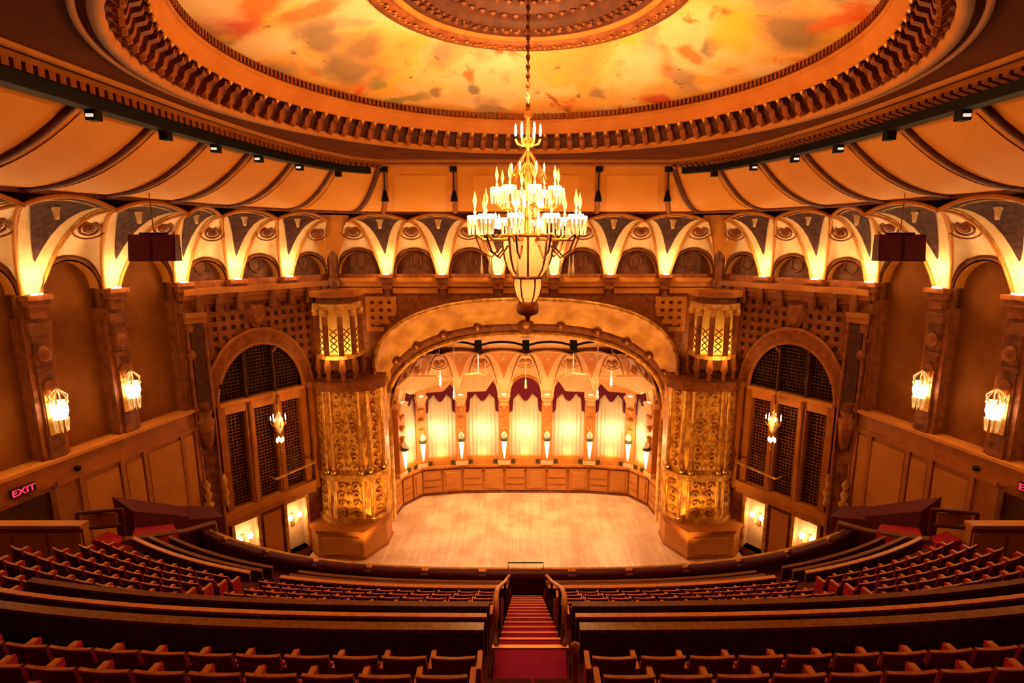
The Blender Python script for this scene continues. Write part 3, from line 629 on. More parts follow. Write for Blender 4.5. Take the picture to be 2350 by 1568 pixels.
# painted cloud shapes and figures standing very slightly proud of the plaster: part of the painting, kept flat in the mural material
lat([(4.66, 26.95), (4.62, 26.82), (4.40, 26.80), (4.05, 26.86), (4.03, 27.0)], 'medallion_frieze', 'redbrown', 96)
lat([(4.03, 27.0), (3.98, 26.90), (3.84, 26.90), (3.80, 27.02)], 'medallion_bead', 'wallpanel', 96)
lat([(3.80, 27.02), (3.4, 27.12), (3.3, 27.06), (3.1, 27.06), (3.05, 27.2), (2.6, 27.3), (2.55, 27.2), (2.3, 27.2), (2.25, 27.35), (1.6, 27.45), (1.55, 27.3), (1.2, 27.3), (.6, 27.0), (.2, 26.8), (0, 26.8)], 'medallion', 'shadedark', 72)
m = MB()
for k in range(150):
    a = 2 * PI * k / 150
    for r, z, q_ in ((4.25, 26.80, .07),): m.lathe([(0, -.03 - .02 * (k % 3)), (q_ * (.8 + .5 * R.random()), -.01), (0, .06)], (DC[0] + (r + .08 * math.sin(k * 2.1)) * math.cos(a), DC[1] + (r + .08 * math.sin(k * 2.1)) * math.sin(a), z), 5)
tag(m.build('medallion_flower_relief', 'wallpanel', ceil), kind='stuff')
for r, z, n, q_ in ((3.5, 27.06, 60, .12), (3.2, 27.03, 72, .07), (2.42, 27.17, 40, .11), (1.9, 27.36, 30, .12)):
    m = MB()
    for k in range(n): a = 2 * PI * k / n; m.lathe([(0, -.10), (q_, -.02), (q_ * .7, .08)], (DC[0] + r * math.cos(a), DC[1] + r * math.sin(a), z), 6)
    tag(m.build('medallion_relief', 'brown', ceil), kind='stuff')
l = light((0, 16.6, 23.95), 1650, (1, .62, .29), .25, 'SPOT', spot=2.75, blend=.15); aim(l, (0, 16.6, 30))  # unseen spot added above the chandelier to brighten the mural
# cove between wall and ceiling
def cove(i, f, d, off=0):
    e = lerp(E2[i], E2[i + 1], f); b = lerp(B2[i], B2[i + 1], f); x, y = lerp(e, b, d)
    return (x, y, ZK - 2.42 * (1 - (1 - d) ** 2.1) - off)
for i in range(NE - 1):
    p = MB().grid(lambda a, b: cove(i, a / 6, b / 10), 7, 11).build('cove_panel', 'cove', ceil, True)
    MB().grid(lambda a, b: cove(i, .13 + .74 * a / 5, .12 + .74 * b / 8, .04), 6, 9).build('cove_inset', 'coveinset', p, True)
for i in range(NE):
    k, f = (i, 0) if i < NE - 1 else (i - 1, 1)
    front = 12 <= i <= NE - 13
    MB().tube([Vector(cove(k, f, .02 + .97 * b / 12, .05)) for b in range(13)], .14 if front else (.17 if i in (11, NE - 12) else .13), 6, flat=.6).build('cove_rib', 'wallwood' if front else 'rib', ceil, True)
# soffit between the fans and the cove
nW = len(caps)
def resample(poly, n):
    d = [0]
    for a, b in zip(poly, poly[1:]): d.append(d[-1] + math.hypot(b[0] - a[0], b[1] - a[1]))
    out = []
    for k in range(n):
        t = d[-1] * k / (n - 1); i = max(j for j in range(len(d)) if d[j] <= t + 1e-9); i = min(i, len(poly) - 2)
        out.append(lerp(poly[i], poly[i + 1], (t - d[i]) / (d[i + 1] - d[i])))
    return out
cw_ = [(-21.5, -3)] + caps + [(21.5, -3)]
def near_wall(p):
    best = None
    for a, b in zip(cw_, cw_[1:]):
        ax, ay = a; dx, dy = b[0] - ax, b[1] - ay; t = max(0, min(1, ((p[0] - ax) * dx + (p[1] - ay) * dy) / (dx * dx + dy * dy)))
        q = (ax + dx * t, ay + dy * t); dd = math.hypot(q[0] - p[0], q[1] - p[1])
        if best is None or dd < best[0]: best = (dd, q)
    return best[1]
Bs = resample(B2, 90)
MB().grid(lambda i, j: (*(Bs[i] if j else near_wall(Bs[i])), 21.80), 90, 2).build('soffit', 'wallwood', ceil)
MB().tube([(x, y, 21.74) for x, y in Bs], .11, 6).build('soffit_bead', 'brown', ceil, True)
# fascia, small dentils and black lighting track along the ceiling edge
def inset(poly, d):
    out = []
    for i, p in enumerate(poly):
        a = Vector(poly[max(0, i - 1)]); b = Vector(poly[min(len(poly) - 1, i + 1)]); t = (b - a).normalized(); n = Vector((t.y, -t.x)); out.append((p[0] + n.x * d, p[1] + n.y * d))
    return out
Es = resample(E2, 140)
def strip(ds, zs, name, m_): 
    ins = [inset(Es, d) for d in ds]; n = len(ds)
    return MB().grid(lambda i, j: (*ins[j][i], zs[j]), 140, n).build(name, m_, ceil)
strip((-.05, -.05, .30, .55, .55), (24.25, 24.0, 23.96, 24.02, 24.22), 'ceiling_fascia', 'wallwood')
strip((.95, .95, 1.1, 1.1), (24.2, 24.1, 24.1, 24.2), 'ceiling_moulding', 'orange')
dn = resample(inset(EL[3:], .42), 74)
dm = MB().hexa([(-.09, -.22, -.16), (.09, -.22, -.16), (.09, .2, -.05), (-.09, .2, -.05), (-.09, -.22, .05), (.09, -.22, .05), (.09, .2, .05), (-.09, .2, .05)]).mesh('dentil', 'redbrown')
for k in range(1, 73):
    (x, y), (x2, y2) = dn[k], dn[k + 1]; a = math.atan2(y2 - y, x2 - x)
    for s in (-1, 1): obj('dentil', dm, ceil, (-s * x, y, 23.98), a if s < 0 else PI - a)
for s in (-1, 1):
    tr = resample([(-s * x, y) for x, y in EL[2:-1] + [(-8.35, 29.75)]], 50); rt = empty('lighting_track', (tr[20][0], tr[20][1], 23.9)); b = Vector(rt.location)
    tag(rt, 'black lighting track running along the %s edge of the ceiling' % SIDE[s], 'light track')
    ins = [inset(tr, s * .16), inset(tr, s * -.30)]
    prf = [(0, .05), (0, -.42), (1, -.42), (1, .05)]
    MB().grid(lambda i, j: tuple(Vector((*ins[prf[j][0]][i], 23.98 + prf[j][1])) - b), 50, 4).build('rail', 'black', rt)
    for k in range(4, 11):
        x, y = EL[k]; x *= -s
        MB().box(x - .14 - b.x, x + .14 - b.x, y - .14 - b.y, y + .14 - b.y, 23.30 - b.z, 23.60 - b.z).build('spotlight_housing', 'black', rt)
        if k % 2 == 1 or k == 8: MB().box(x - .1 - b.x, x + .1 - b.x, y - .17 - b.y, y - .14 - b.y, 23.38 - b.z, 23.46 - b.z).build('spotlight_lens', 'lens', rt)
for k, (x, xb) in enumerate(((-7.62, -7.85), (-3.9, -4.0), (3.9, 4.0), (7.62, 7.85))):
    t = empty('pendant_speaker', (xb, 31.0, 22.35)); tag(t, 'black cone speaker on the front cove rib, %s from the left' % ORD[k], 'speaker', 'front cove speakers')
    MB().lathe([(.04, .5), (.1, .42), (.2, .0), (.22, -.12), (0, -.12)], (0, 0, 0), 10).build('cone', 'black', t, True)
    MB().tube([(0, 0, .45), (x - xb, -.85, 1.5)], .03, 5).build('cable', 'black', t)
    MB().box(x - xb - .17, x - xb + .17, -1.1, -.7, 1.35, 1.65).build('mounting_box', 'black', t)
# rear of the hall, behind the camera
m = MB().add([(-22, -3, 0), (22, -3, 0), (22, -3, 26), (-22, -3, 26)], [(0, 1, 2, 3)])
tag(m.build('wall_back', 'wall'), 'ochre rear wall behind the upper balcony', 'wall', kind='structure')
# unseen downlights added behind the camera as fill for the seat backs
for x in (-7, 0, 7):
    for y in (1.0, 4.6):
        m = MB().lathe([(.26, .05), (.30, 0), (.24, -.02), (.24, .04), (0, .05)], (x, y, 24.1), 14); o = m.build('fill_downlight', 'lens', ceil, True)
        light((x, y, 23.9), 45, (1, .32, .14), .2)

# ================================================================ stage, proscenium
sf = MB().prism([(-14, 30.2), (-9, 29.2), (-4, 28.7), (0, 28.6), (4, 28.7), (9, 29.2), (14, 30.2), (14, 35.5), (10.2, 36), (10.4, 42.5), (-10.4, 42.5), (-10.2, 36), (-14, 35.5)], -1.1, 0).build('stage_floor', 'stagewood')
tag(sf, 'pale worn wooden boards of the empty stage', 'floor', kind='structure')
tag(MB().box(-22, 22, -3, 36, -1.3, -1.1).build('floor', 'carpetdark'), 'dark carpeted stalls floor under the balcony', 'floor', kind='structure')
tag(MB().box(-.62, .62, 29.5, 30.3, -.001, .012).build('stage_hatch', 'stagewood'), 'small rectangular hatch outlined at the stage front', 'hatch')
pro = empty('trim_1'); tag(pro, 'gilded proscenium arch framing the stage', 'proscenium', kind='structure')
def archpts(A, y, foot, x_foot=None):
    xf = x_foot if x_foot is not None else A[0][0]
    return [(-abs(xf), y, foot), (-abs(xf), y, A[0][1] - .01)] + [(x, y, z) for x, z in A] + [(abs(xf), y, A[0][1] - .01), (abs(xf), y, foot)]
AO = archpts(ARCH_O, 34.6, 0, 9.7); AI = archpts(ARCH_I, 36.6, 0, 9.6); n = len(AO)
mid = [tuple(Vector(lerp(a, b, .5)) + Vector((0, 0, .0))) for a, b in zip(AO, AI)]
def sof(i, j):
    t = j / 6; p = Vector(lerp(AO[i], AI[i], t))
    if i > 1 and i < n - 2: p += Vector((p.x * .02, 0, .55)) * math.sin(PI * t) * .6
    return p
MB().grid(sof, n, 7).build('arch_soffit', 'archgold', pro, True)
MB().tube([Vector(p) + Vector((0, -.02, 0)) for p in AO[1:-1]], .17, 6).build('outer_moulding', 'gold', pro, True)
MB().tube([Vector(p) + Vector((0, -.1, 0)) for p in AI], .20, 6).build('inner_moulding', 'gold', pro, True)
# bossed band hanging inside the arch
BA = [(x * (.985), z + .95 + .1) for x, z in ARCH_I]
m = MB(); seg = len(ARCH_I)
def bandp(i, j):
    xi, zi = ARCH_I[i]; xo, zo = xi * 1.0, zi; cx, cz = 0, 7.0; d = Vector((xi - cx, zi - cz)).normalized()
    off = [(.18, 36.45), (.55, 36.2), (1.0, 36.15), (1.05, 36.45)][j]; return (xi + d.x * off[0], off[1], zi + d.y * off[0])
MB().grid(bandp, seg, 4).build('bossed_band', 'redbrown', pro, True)
for k in range(1, 12):
    t = 3 + (seg - 7) * k / 12; i = int(t); xi, zi = ARCH_I[i]; d = Vector((xi, zi - 7.0)).normalized(); c = (xi + d.x * .65, 36.1, zi + d.y * .65)
    sz = .42 if k != 6 else .75
    b = MB().lathe([(0, -.22), (.35, -.12), (.5, .05)], (0, 0, 0), 10); b.v = [(c[0] + v[0] * sz * 1.6, c[1] + v[2] * .9, c[2] + v[1] * sz * 1.6) for v in b.v]; bo = b.build('boss', 'redbrown', pro, True)
    b = MB().lathe([(0, -.2), (.2, -.1), (.26, .1)], (0, 0, 0), 8); b.v = [(c[0] + v[0] * sz * 1.4, c[1] - .16 + v[2] * .8, c[2] + v[1] * sz * 1.4) for v in b.v]; b.build('boss_pearl', 'gold', bo, True)
# gilded piers, plinths, lanterns
for s in (-1, 1):
    g = lambda P: [(-s * x, y) for x, y in P]
    PI_ = [(-13.6, 33.5), (-12.75, 32.7), (-12.3, 32.6), (-10.5, 32.6), (-10.0, 32.75), (-9.35, 33.6), (-9.35, 35.2), (-12.6, 35.2)]
    pier = empty('gilded_pier', (s * 11.4, 33.6, 0)); b = Vector(pier.location)
    tag(pier, 'heavily gilded relief pier standing on the %s of the stage' % SIDE[s], 'pier')
    def part(mb_, name, m_, sm=False, par=None):
        mb_.v = [tuple(Vector(v) - b) for v in mb_.v]; return mb_.build(name, m_, par or pier, sm)
    part(MB().prism(g(PI_), 1.95, 11.4), 'shaft', 'giltrelief')
    def off(P, d):
        c = Vector((-11.4, 34.2)); return [tuple(Vector(p) + (Vector(p) - c).normalized() * d) if p[1] < 35 else p for p in P]
    part(MB().prism(g(off(PI_, .35)), 10.9, 11.45), 'capital', 'redbrown')
    part(MB().prism(g(off(PI_, .2)), 4.9, 5.3), 'string_course', 'gold')
    part(MB().prism(g(off(PI_, .18)), 1.95, 2.3), 'base_moulding', 'gold')
    # vertical colonnettes and panel frames
    for (x, y) in (PI_[1], (-12.3, 32.55), (-10.5, 32.55), PI_[4], PI_[5]):
        part(MB().tube([(-s * x, y, 5.3), (-s * x, y, 10.9)], .13, 8), 'colonnette', 'gold', True)
        part(MB().tube([(-s * x, y, 2.3), (-s * x, y, 4.9)], .11, 8), 'lower_colonnette', 'gold', True)
        part(MB().lathe([(0, -.25), (.2, -.1), (.22, .1), (.1, .3), (0, .4)], (-s * x, y - .05, 5.55), 8), 'finial', 'brass', True)
    for z0, z1, N_ in ((5.5, 10.8, 9), (2.4, 4.8, 4)):
        m = MB()
        for k in range(N_):
            z = z0 + (z1 - z0) * (k + .5) / N_; h = (z1 - z0) / N_ * .45
            for x in (-11.85, -10.95):
                sg = 1 if (k % 2) else -1
                m.tube([(-s * x + sg * .30 * (1 - q / 10) * math.cos(q * .75), 32.56, z + h * (1 - q / 10) * math.sin(q * .75)) for q in range(10)], .06, 5)
            m.lathe([(0, -.18), (.14, 0), (0, .18)], (-s * -11.4, 32.55, z), 6)
            for (xa, ya), (xb, yb) in ((PI_[4], PI_[5]), (PI_[0], PI_[1])):
                xm, ym = (xa + xb) / 2, (ya + yb) / 2
                m.tube([(-s * (xm + (xb - xa) * .25 * (1 - q / 10) * math.cos(q * .75)), ym - .06 + (yb - ya) * .25 * (1 - q / 10) * math.cos(q * .75), z + h * (1 - q / 10) * math.sin(q * .75)) for q in range(10)], .06, 5)
        tag(part(m, 'scroll_relief', 'gold', True), kind='stuff')
    # box plinth in front
    PL = [(-14.6, 33.2), (-13.3, 31.7), (-10.3, 31.5), (-9.3, 33.3), (-9.3, 34.7), (-13, 34.7)]
    pl = empty('box_plinth', (s * 11.6, 32.8, 0)); b2 = Vector(pl.location); tag(pl, 'panelled golden box front at the foot of the %s gilded pier' % SIDE[s], 'plinth')
    def part2(mb_, name, m_):
        mb_.v = [tuple(Vector(v) - b2) for v in mb_.v]; return mb_.build(name, m_, pl)
    part2(MB().prism(g(PL), .0, 1.75), 'body', 'shellwood'); part2(MB().prism(g(off(PL, .12)), 1.75, 1.95), 'cap_rail', 'wallwood'); part2(MB().prism(g(off(PL, .06)), 0, .18), 'skirting', 'wallwood')
    m = MB()
    for q_ in (.0,):
        m.box(*( sorted((-s * -12.9, -s * -10.6))), 31.44, 31.56, .4, 1.5)
    part2(m, 'panel', 'shellwood')
    # lantern canopy
    la = empty('canopy_lantern', (s * 11.75, 33.0, 11.5)); b3 = Vector(la.location); tag(la, 'tall glowing canopy lantern with gilt colonnettes above the %s pier' % SIDE[s], 'lantern')
    def part3(mb_, name, m_, sm=False):
        mb_.v = [tuple(Vector(v) - b3) for v in mb_.v]; return mb_.build(name, m_, la, sm)
    HX = [(-13.0, 33.9), (-12.85, 32.7), (-12.1, 32.15), (-11.2, 32.15), (-10.6, 32.7), (-10.5, 33.9)]
    c0 = Vector((-11.7, 33.6))
    def offh(k): return [tuple(c0 + (Vector(p) - c0) * k) for p in HX]
    part3(MB().prism(g(offh(1.12)), 16.0, 16.35), 'cornice', 'gold'); part3(MB().prism(g(offh(1.2)), 16.75, 17.1), 'crown', 'wallwood'); part3(MB().prism(g(offh(.95)), 16.35, 16.75), 'frieze', 'brown')
    part3(MB().prism(g(offh(1.08)), 12.95, 13.2), 'gallery', 'gold'); part3(MB().prism(g(offh(.75)), 12.2, 12.95), 'corbel_block', 'brown')
    for (x, y) in HX[:]:
        part3(MB().tube([(-s * x, y, 13.2), (-s * x, y, 16.0)], .17, 8), 'colonnette', 'redbrown', True)
        part3(MB().lathe([(.02, 11.55), (.16, 11.75), (.12, 12.0), (.24, 12.3), (.16, 12.95)], (-s * x, y, 0), 8), 'pendant', 'redbrown', True)
        part3(MB().lathe([(.2, 15.6), (.24, 15.9), (.18, 16.0)], (-s * x, y, 0), 8), 'colonnette_capital', 'gold', True)
    for i in range(5):
        (xa, ya), (xb, yb) = offh(.86)[i], offh(.86)[i + 1]
        part3(MB().add([(-s * xa, ya, 13.2), (-s * xb, yb, 13.2), (-s * xb, yb, 16.0), (-s * xa, ya, 16.0)], [(0, 1, 2, 3)]), 'glass_pane', 'lantern')
        # fretwork in front of the pane
        (xa, ya), (xb, yb) = offh(.97)[i], offh(.97)[i + 1]; m = MB()
        for k in range(4):
            z = 13.4 + k * .36
            for a, c in ((.25, .75), (.75, .25)): m.tube([(-s * (xa + (xb - xa) * a), ya + (yb - ya) * a, z), (-s * (xa + (xb - xa) * c), ya + (yb - ya) * c, z + .36)], .035, 4)
        part3(m, 'fretwork', 'brown')
    for (x, y) in ((-12.35, 33.0), (-11.65, 32.75), (-10.95, 33.0)):
        part3(MB().lathe([(.0, 13.25), (.09, 13.3), (.12, 13.5), (.05, 13.75), (0, 13.8)], (-s * x, y, 0), 8), 'bulb', 'bulb', True)
        light((-s * x, y + .05, 13.65), 130, (1, .62, .16), .1)
        light((-s * x * 1.0, 31.7, 12.9), 30, (1, .58, .14), .1)
# perforated spandrels beside the lanterns on the front wall
for s in (-1, 1):
    m = MB()
    for k in range(4):
        x = s * (10.25 - k * .55); 
        zt = 16.5; m.box(x - .15, x + .15, 34.9, 35, 14.3 + .35 * k, zt)
    for k in range(5):
        z = 14.4 + k * .5; x0, x1 = sorted((s * (10.4), s * (8.4 + max(0, .9 - .4 * k)))); m.box(x0, x1, 34.89, 35, z - .14, z + .14)
    tag(m.build('perforated_spandrel', 'orange', wf), kind='stuff')
# ================================================================ stage shell
SH = [(-9.75, 36.9), (-9.5, 38.6), (-8.25, 40.35), (-5.1, 40.9), (-1.7, 41.0), (1.7, 41.0), (5.1, 40.9), (8.25, 40.35), (9.5, 38.6), (9.75, 36.9)]
mb = MB()
for a, b in zip(SH, SH[1:]):
    fr = frame(a, b); mb.add([fr(0, -.35, 0), fr(fr.L, -.35, 0), fr(fr.L, -.35, 13), fr(0, -.35, 13)], [(0, 1, 2, 3)])
mb.add([(-10.5, 36.65, 14.3), (10.5, 36.65, 14.3), (10.5, 39.4, 12.0), (-10.5, 39.4, 12.0)], [(0, 1, 2, 3)])
shell = mb.build('wall_stage', 'shellcream'); tag(shell, 'curved orchestra shell wall closing the back of the stage', 'wall', kind='structure'); walls['wall_stage'] = shell
MS = dict(web='shellcream', dim='orange', boss='gold', rim='orange', soffit='orange', dark='orange', orn='cream', rib='shellcream', bead='redbrown', cap='shellcream')
vault_row(SH, lambda i: 'wall_stage', 8.35, 3.5, 1.9, .42, MS, 'stage', bulge=.3)
bayn = ['far left', 'second', 'third', 'fourth', 'middle', 'sixth', 'seventh', 'eighth', 'far right']
BAYL = ['leftmost', 'second left', 'third left', 'fourth left', 'middle', 'fourth right', 'third right', 'second right', 'rightmost']
for i in range(9):
    a, b = SH[i], SH[i + 1]; fr = frame(a, b); L = fr.L
    # wainscot: panels, rail
    MB().fbox(fr, 0, L, -.35, .0, 0, 2.35).build('wainscot', 'shellwood', shell)
    MB().fbox(fr, 0, L, -.35, .22, 2.3, 2.5).build('shelf', 'orange', shell)
    np_ = 2 if L > 2 else 1
    for k in range(np_):
        u0, u1 = L * k / np_ + .12, L * (k + 1) / np_ - .12
        p = MB().fbox(fr, u0, u1, 0, .12, .25, 2.1).build('wainscot_panel', 'shellwood', shell)
        if k == 0:
            for z in (.8, 1.35): MB().fbox(fr, u0 + .04, u1 - .04, .12, .16, z - .03, z + .03).build('panel_batten', 'wallwood', p)
        if k == 1: MB().fbox(fr, u0 + .2, u1 - .2, .12, .18, .45, 1.9).build('raised_field', 'shellwood', p)
    MB().fbox(fr, 0, L, 0, .12, 0, .16).build('skirting', 'brown', shell)
    # curtain bay
    if i in (0, 8): continue
    u0, u1 = .42, L - .42
    box_ = MB().fbox(fr, u0, u1, -.3, .12, 2.5, 3.2).build('window_box', 'orange', shell)
    for u in (u0 + .15, u1 - .45): MB().fbox(fr, u, u + .3, .12, .2, 2.62, 2.92).build('footlight', 'green', box_)
    c = empty('silk_curtain', fr(L / 2, 0, 3.2)); cb = Vector(c.location)
    tag(c, 'cream lit silk curtain in the %s bay of the stage back wall' % BAYL[i], 'curtain', 'lit stage curtains')
    NU = 49
    def cur(i_, j, fr=fr, u0=u0, u1=u1, cb=cb):
        t = i_ / (NU - 1); u = u0 + (u1 - u0) * t; z = 3.15 + 5.9 * j / 3
        return tuple(Vector(fr(u, -.12 - .03 * math.sin(t * 50) * (1 - .3 * j / 3), z)) - cb)
    MB().grid(cur, NU, 4).build('drape', 'curtain', c, True)
    v = empty('valance', fr(L / 2, 0, 7.0)); vb = Vector(v.location); tag(v, 'crimson velvet valance with swag and tails over the %s stage curtain' % BAYL[i], 'valance', 'stage valances')
    h = (u1 - u0) / 2; NV = 41
    def val(i_, j, fr=fr, L=L, h=h, vb=vb):
        t = -1 + 2 * i_ / (NV - 1); x = t * h; top = 8.3 + 1.55 * math.sqrt(max(0, 1 - t * t))
        q = abs(t)
        lo = 8.35 - .62 * math.cos(q / .42 * PI / 2) if q < .42 else (8.35 - .45 * (q - .42) / .34 if q < .76 else 7.0 - .25 * (q - .76) / .24)
        z = lo + (max(top, lo + .25) - lo) * j / 4
        return tuple(Vector(fr(L / 2 + x, .03 + .05 * math.sin(t * 40) * (1 - j / 4), z)) - vb)
    MB().grid(val, NV, 5).build('swag', 'valance', v, True)
    light(fr(L / 2, .30, 3.5), 24, (1, .60, .20), .15); light(fr(L / 2, .8, 5.3), 180, (1, .68, .38), .3)
for i in range(1, 9):
    (x, y) = SH[i]; ia = frame(SH[i - 1], SH[i]).n + frame(SH[i], SH[i + 1]).n; ia.normalize(); t2 = Vector((ia.y, -ia.x, 0))
    fc = lambda u, n_, z: (x - t2.x * u + ia.x * n_, y - t2.y * u + ia.y * n_, z)
    p = MB().fbox(fc, -.42, .42, -.3, .26, 2.5, 8.3).build('shell_pier', 'shellwood', shell)
    m = MB().fbox(fc, -.5, .5, -.3, .34, 8.1, 8.35); m.fbox(fc, -.46, .46, -.3, .3, 7.9, 8.1); m.fbox(fc, -.48, .48, -.3, .32, 2.5, 2.8); m.build('pier_cap', 'shellcream', p)
    m = MB()
    for z in (7.2, 6.3, 5.5): m.lathe([(.02, -.3), (.16, -.1), (.26, .15), (.02, .22)], fc(0, .28, z), 8)
    m.build('pier_relief', 'orange', p, True)
    c = fc(0, .48, 4.1)
    t = empty('pier_sconce', c); tag(t, 'tapering glowing glass sconce on the %s pier of the stage back wall' % (['leftmost', 'second left', 'third left', 'fourth left', 'fourth right', 'third right', 'second right', 'rightmost'][i - 1]), 'wall lamp', 'stage pier sconces')
    MB().lathe([(.02, -1.0), (.09, -.7), (.17, .0), (.20, .35), (.15, .5)], (0, 0, 0), 10).build('glass_cone', 'bulbs', t, True)
    MB().lathe([(.24, .5), (.3, .58), (.3, .68), (.2, .75)], (0, 0, 0), 10).build('collar', 'green', t, True)
    MB().lathe([(.2, .75), (.24, 1.0), (.12, 1.2), (.02, 1.3)], (0, 0, 0), 10).build('crown', 'crystal', t, True)
    MB().tube([tuple(Vector(fc(0, .1, 4.3)) - Vector(c)), (0, 0, .6)], .05, 5).build('bracket', 'brass', t)
    light(fc(0, .95, 4.2), 9, WARM2, .15)
# acoustic reflectors and little hanging lamps
for s in (-1, 1):
    for k, P in enumerate(([(-9.3, 37.6, 9.7), (-8.5, 38.3, 9.0), (-6.1, 38.6, 9.15), (-5.2, 38.6, 10.1), (-6.0, 37.2, 10.6), (-8.2, 36.95, 10.7)], [(-5.0, 38.9, 9.0), (-3.0, 39.2, 9.0), (-2.4, 39.2, 9.9), (-3.4, 37.7, 10.7), (-4.4, 37.7, 10.6)])):
        n = len(P); vs = [(-s * x, y, z) for x, y, z in P] + [(-s * x, y, z + .12) for x, y, z in P]
        o = MB().add(vs, [tuple(range(n)), tuple(range(n, 2 * n))] + [(i, (i + 1) % n, (i + 1) % n + n, i + n) for i in range(n)])
        c = Vector((-s * P[0][0], P[0][1], P[0][2])); rf = empty('acoustic_reflector', c); tag(rf, 'tilted cream acoustic reflector hung %s on the %s of the stage' % (('furthest out', 'nearer the middle')[k], SIDE[s]), 'reflector')
        o.v = [tuple(Vector(v) - c) for v in o.v]; o.build('board', 'shellcream', rf)
        m = MB()
        for q in (1, 3): m.tube([tuple(Vector((-s * P[q][0], P[q][1], P[q][2] + .1)) - c), tuple(Vector((-s * P[q][0], P[q][1], 12.9)) - c)], .02, 4)
        m.build('hanging_wire', 'white', rf)
for k, (x, y, z) in enumerate(((-9.2, 38.0, 10.2), (-6.0, 36.8, 10.3), (-5.1, 37.2, 9.3), (0, 39.0, 9.6), (5.1, 37.2, 9.3), (6.0, 36.8, 10.3), (9.2, 38.0, 10.2))):
    t = empty('stage_pendant', (x, y, z)); tag(t, 'slim white pendant lamp hanging over the stage, %s from the left' % ORD[k], 'pendant lamp', 'slim stage pendants')
    MB().lathe([(0, -.35), (.09, -.35), (.11, -.1), (.06, .0), (.09, .15), (.05, .35), (0, .38)], (0, 0, 0), 8).build('body', 'white', t, True)
    MB().tube([(0, 0, .3), (0, 0, 12.8 - z)], .015, 4).build('wire', 'white', t)
# black curved batten with three fixtures
bt = empty('stage_batten', (0, 37.3, 12.9)); tag(bt, 'black scalloped lighting batten under the stage arch with three spotlights', 'light batten')
xs = [-6.6, -3.35, 0, 3.35, 6.6]
for a, b in zip(xs, xs[1:]):
    MB().tube([(a + (b - a) * k / 10, 0, .0 + .32 * math.sin(PI * k / 10) ** .8 - .1 - (.25 if abs(a + (b - a) * k / 10) > 5.5 else 0) * (abs(a + (b - a) * k / 10) - 5.5)) for k in range(11)], .09, 6).build('curved_bar', 'black', bt, True)
for x in (-3.35, 0, 3.35):
    f = MB().box(x - .24, x + .24, -.25, .25, -.35, .3).build('spotlight_body', 'black', bt); MB().lathe([(.16, -.5), (.2, -.35), (.2, -.3)], (x, -.05, 0), 8).build('spotlight_hood', 'black', f)
for s in (-1, 1): MB().box(s * 6.6 - .3, s * 6.6 + .3, -.15, .15, -.62, -.36).build('end_fixture', 'black', bt)
for x in (-6.6, 6.6): MB().tube([(x, 0, -.4), (x, 0, .2)], .02, 4).build('end_cable', 'black', bt)
# footlights added unseen behind the balcony, to light arch soffit and piers
for k in range(7):
    x = -9 + 3 * k; y = 28.9 + .0075 * x * x; t = empty('footlight', (x, y, 0)); tag(t, 'added unseen footlight on the stage edge, %s from the left' % ORD[k], 'footlight', 'added stage footlights')
    MB().box(-.22, .22, -.12, .12, 0, .2).build('housing', 'black', t); MB().box(-.18, .18, .1, .13, .04, .18).build('lens', 'lens', t)
    l = light((x, y + .1, .3), 1500, (1, .48, .115), .2, 'SPOT', spot=1.5, blend=.9); aim(l, (x * .95, 35.6, 11.5) if abs(x) < 8 else (x * 1.2, 32.6, 6.5)); l.data.energy *= 1 if abs(x) < 8 else 1.5
# stage spots without fixtures, up behind the arch
for x in (-6, -2, 2, 6):
    l = light((x, 36.2 if abs(x) < 5 else 36.6, 12.4 if abs(x) < 5 else 11.2), 2300, (1, .68, .38), .3, 'SPOT', spot=1.9, blend=.9); aim(l, (x * .55, 35.0, 0))
for x in (-3.35, 0, 3.35):
    l = light((x, 37.2, 12.2), 1200, (1, .58, .22), .25, 'SPOT', spot=1.7, blend=.9); aim(l, (x * 1.1, 40.0, 4.5))

# ================================================================ chandeliers
CY = 16.6
ch = empty('chandelier', (0, CY, 17.8)); tag(ch, 'huge multi-tiered crystal chandelier hanging under the dome', 'chandelier')
Z = lambda z: z - 17.8
m = MB()
zz = 23.75
while zz < 26.8:
    k = int(round((zz - 23.75) / .13)); m.tube([(.05 * math.cos(t) * (1 if k % 2 else .15), .05 * math.cos(t) * (.15 if k % 2 else 1), Z(zz) + .085 * math.sin(t)) for t in [2 * PI * q / 8 for q in range(8)]], .022, 5, True); zz += .13
tag(m.build('chain', 'chain', ch), kind='stuff')
MB().tube([(0, 0, Z(23.7)), (0, 0, Z(26.85))], .035, 6).build('hanging_rod', 'chain', ch)
MB().lathe([(.02, Z(23.9)), (.1, Z(23.75)), (.14, Z(23.6)), (.05, Z(23.5)), (.06, Z(23.0)), (.16, Z(22.9)), (.05, Z(22.7)), (.07, Z(22.2)), (.12, Z(21.9)), (.06, Z(21.5)), (.12, Z(20.3)), (.3, Z(20.15))], (0, 0, 0), 12).build('stem', 'brass', ch, True)
candle = MB().lathe([(.045, 0), (.05, .25), (.03, .27), (.045, .32), (.02, .42), (0, .46)], (0, 0, 0), 8).mesh('candle_bulb', 'bulb', True)
cup_me = MB(); cup_me.lathe([(.22, .0), (.235, .12), (.22, .16)], (0, 0, 0), 10)
for q in range(10):
    a = 2 * PI * q / 10; cup_me.tube([(.21 * math.cos(a), .21 * math.sin(a), .02), (.19 * math.cos(a), .19 * math.sin(a), -.40)], [.045, .015], 5)
cup = cup_me.mesh('crystal_cup', 'crystal', True)
glow = MB().lathe([(0, -.10), (.15, -.08), (.18, .08), (.13, .16), (0, .17)], (0, 0, 0), 10).mesh('lamp_cluster', 'bulb', True)
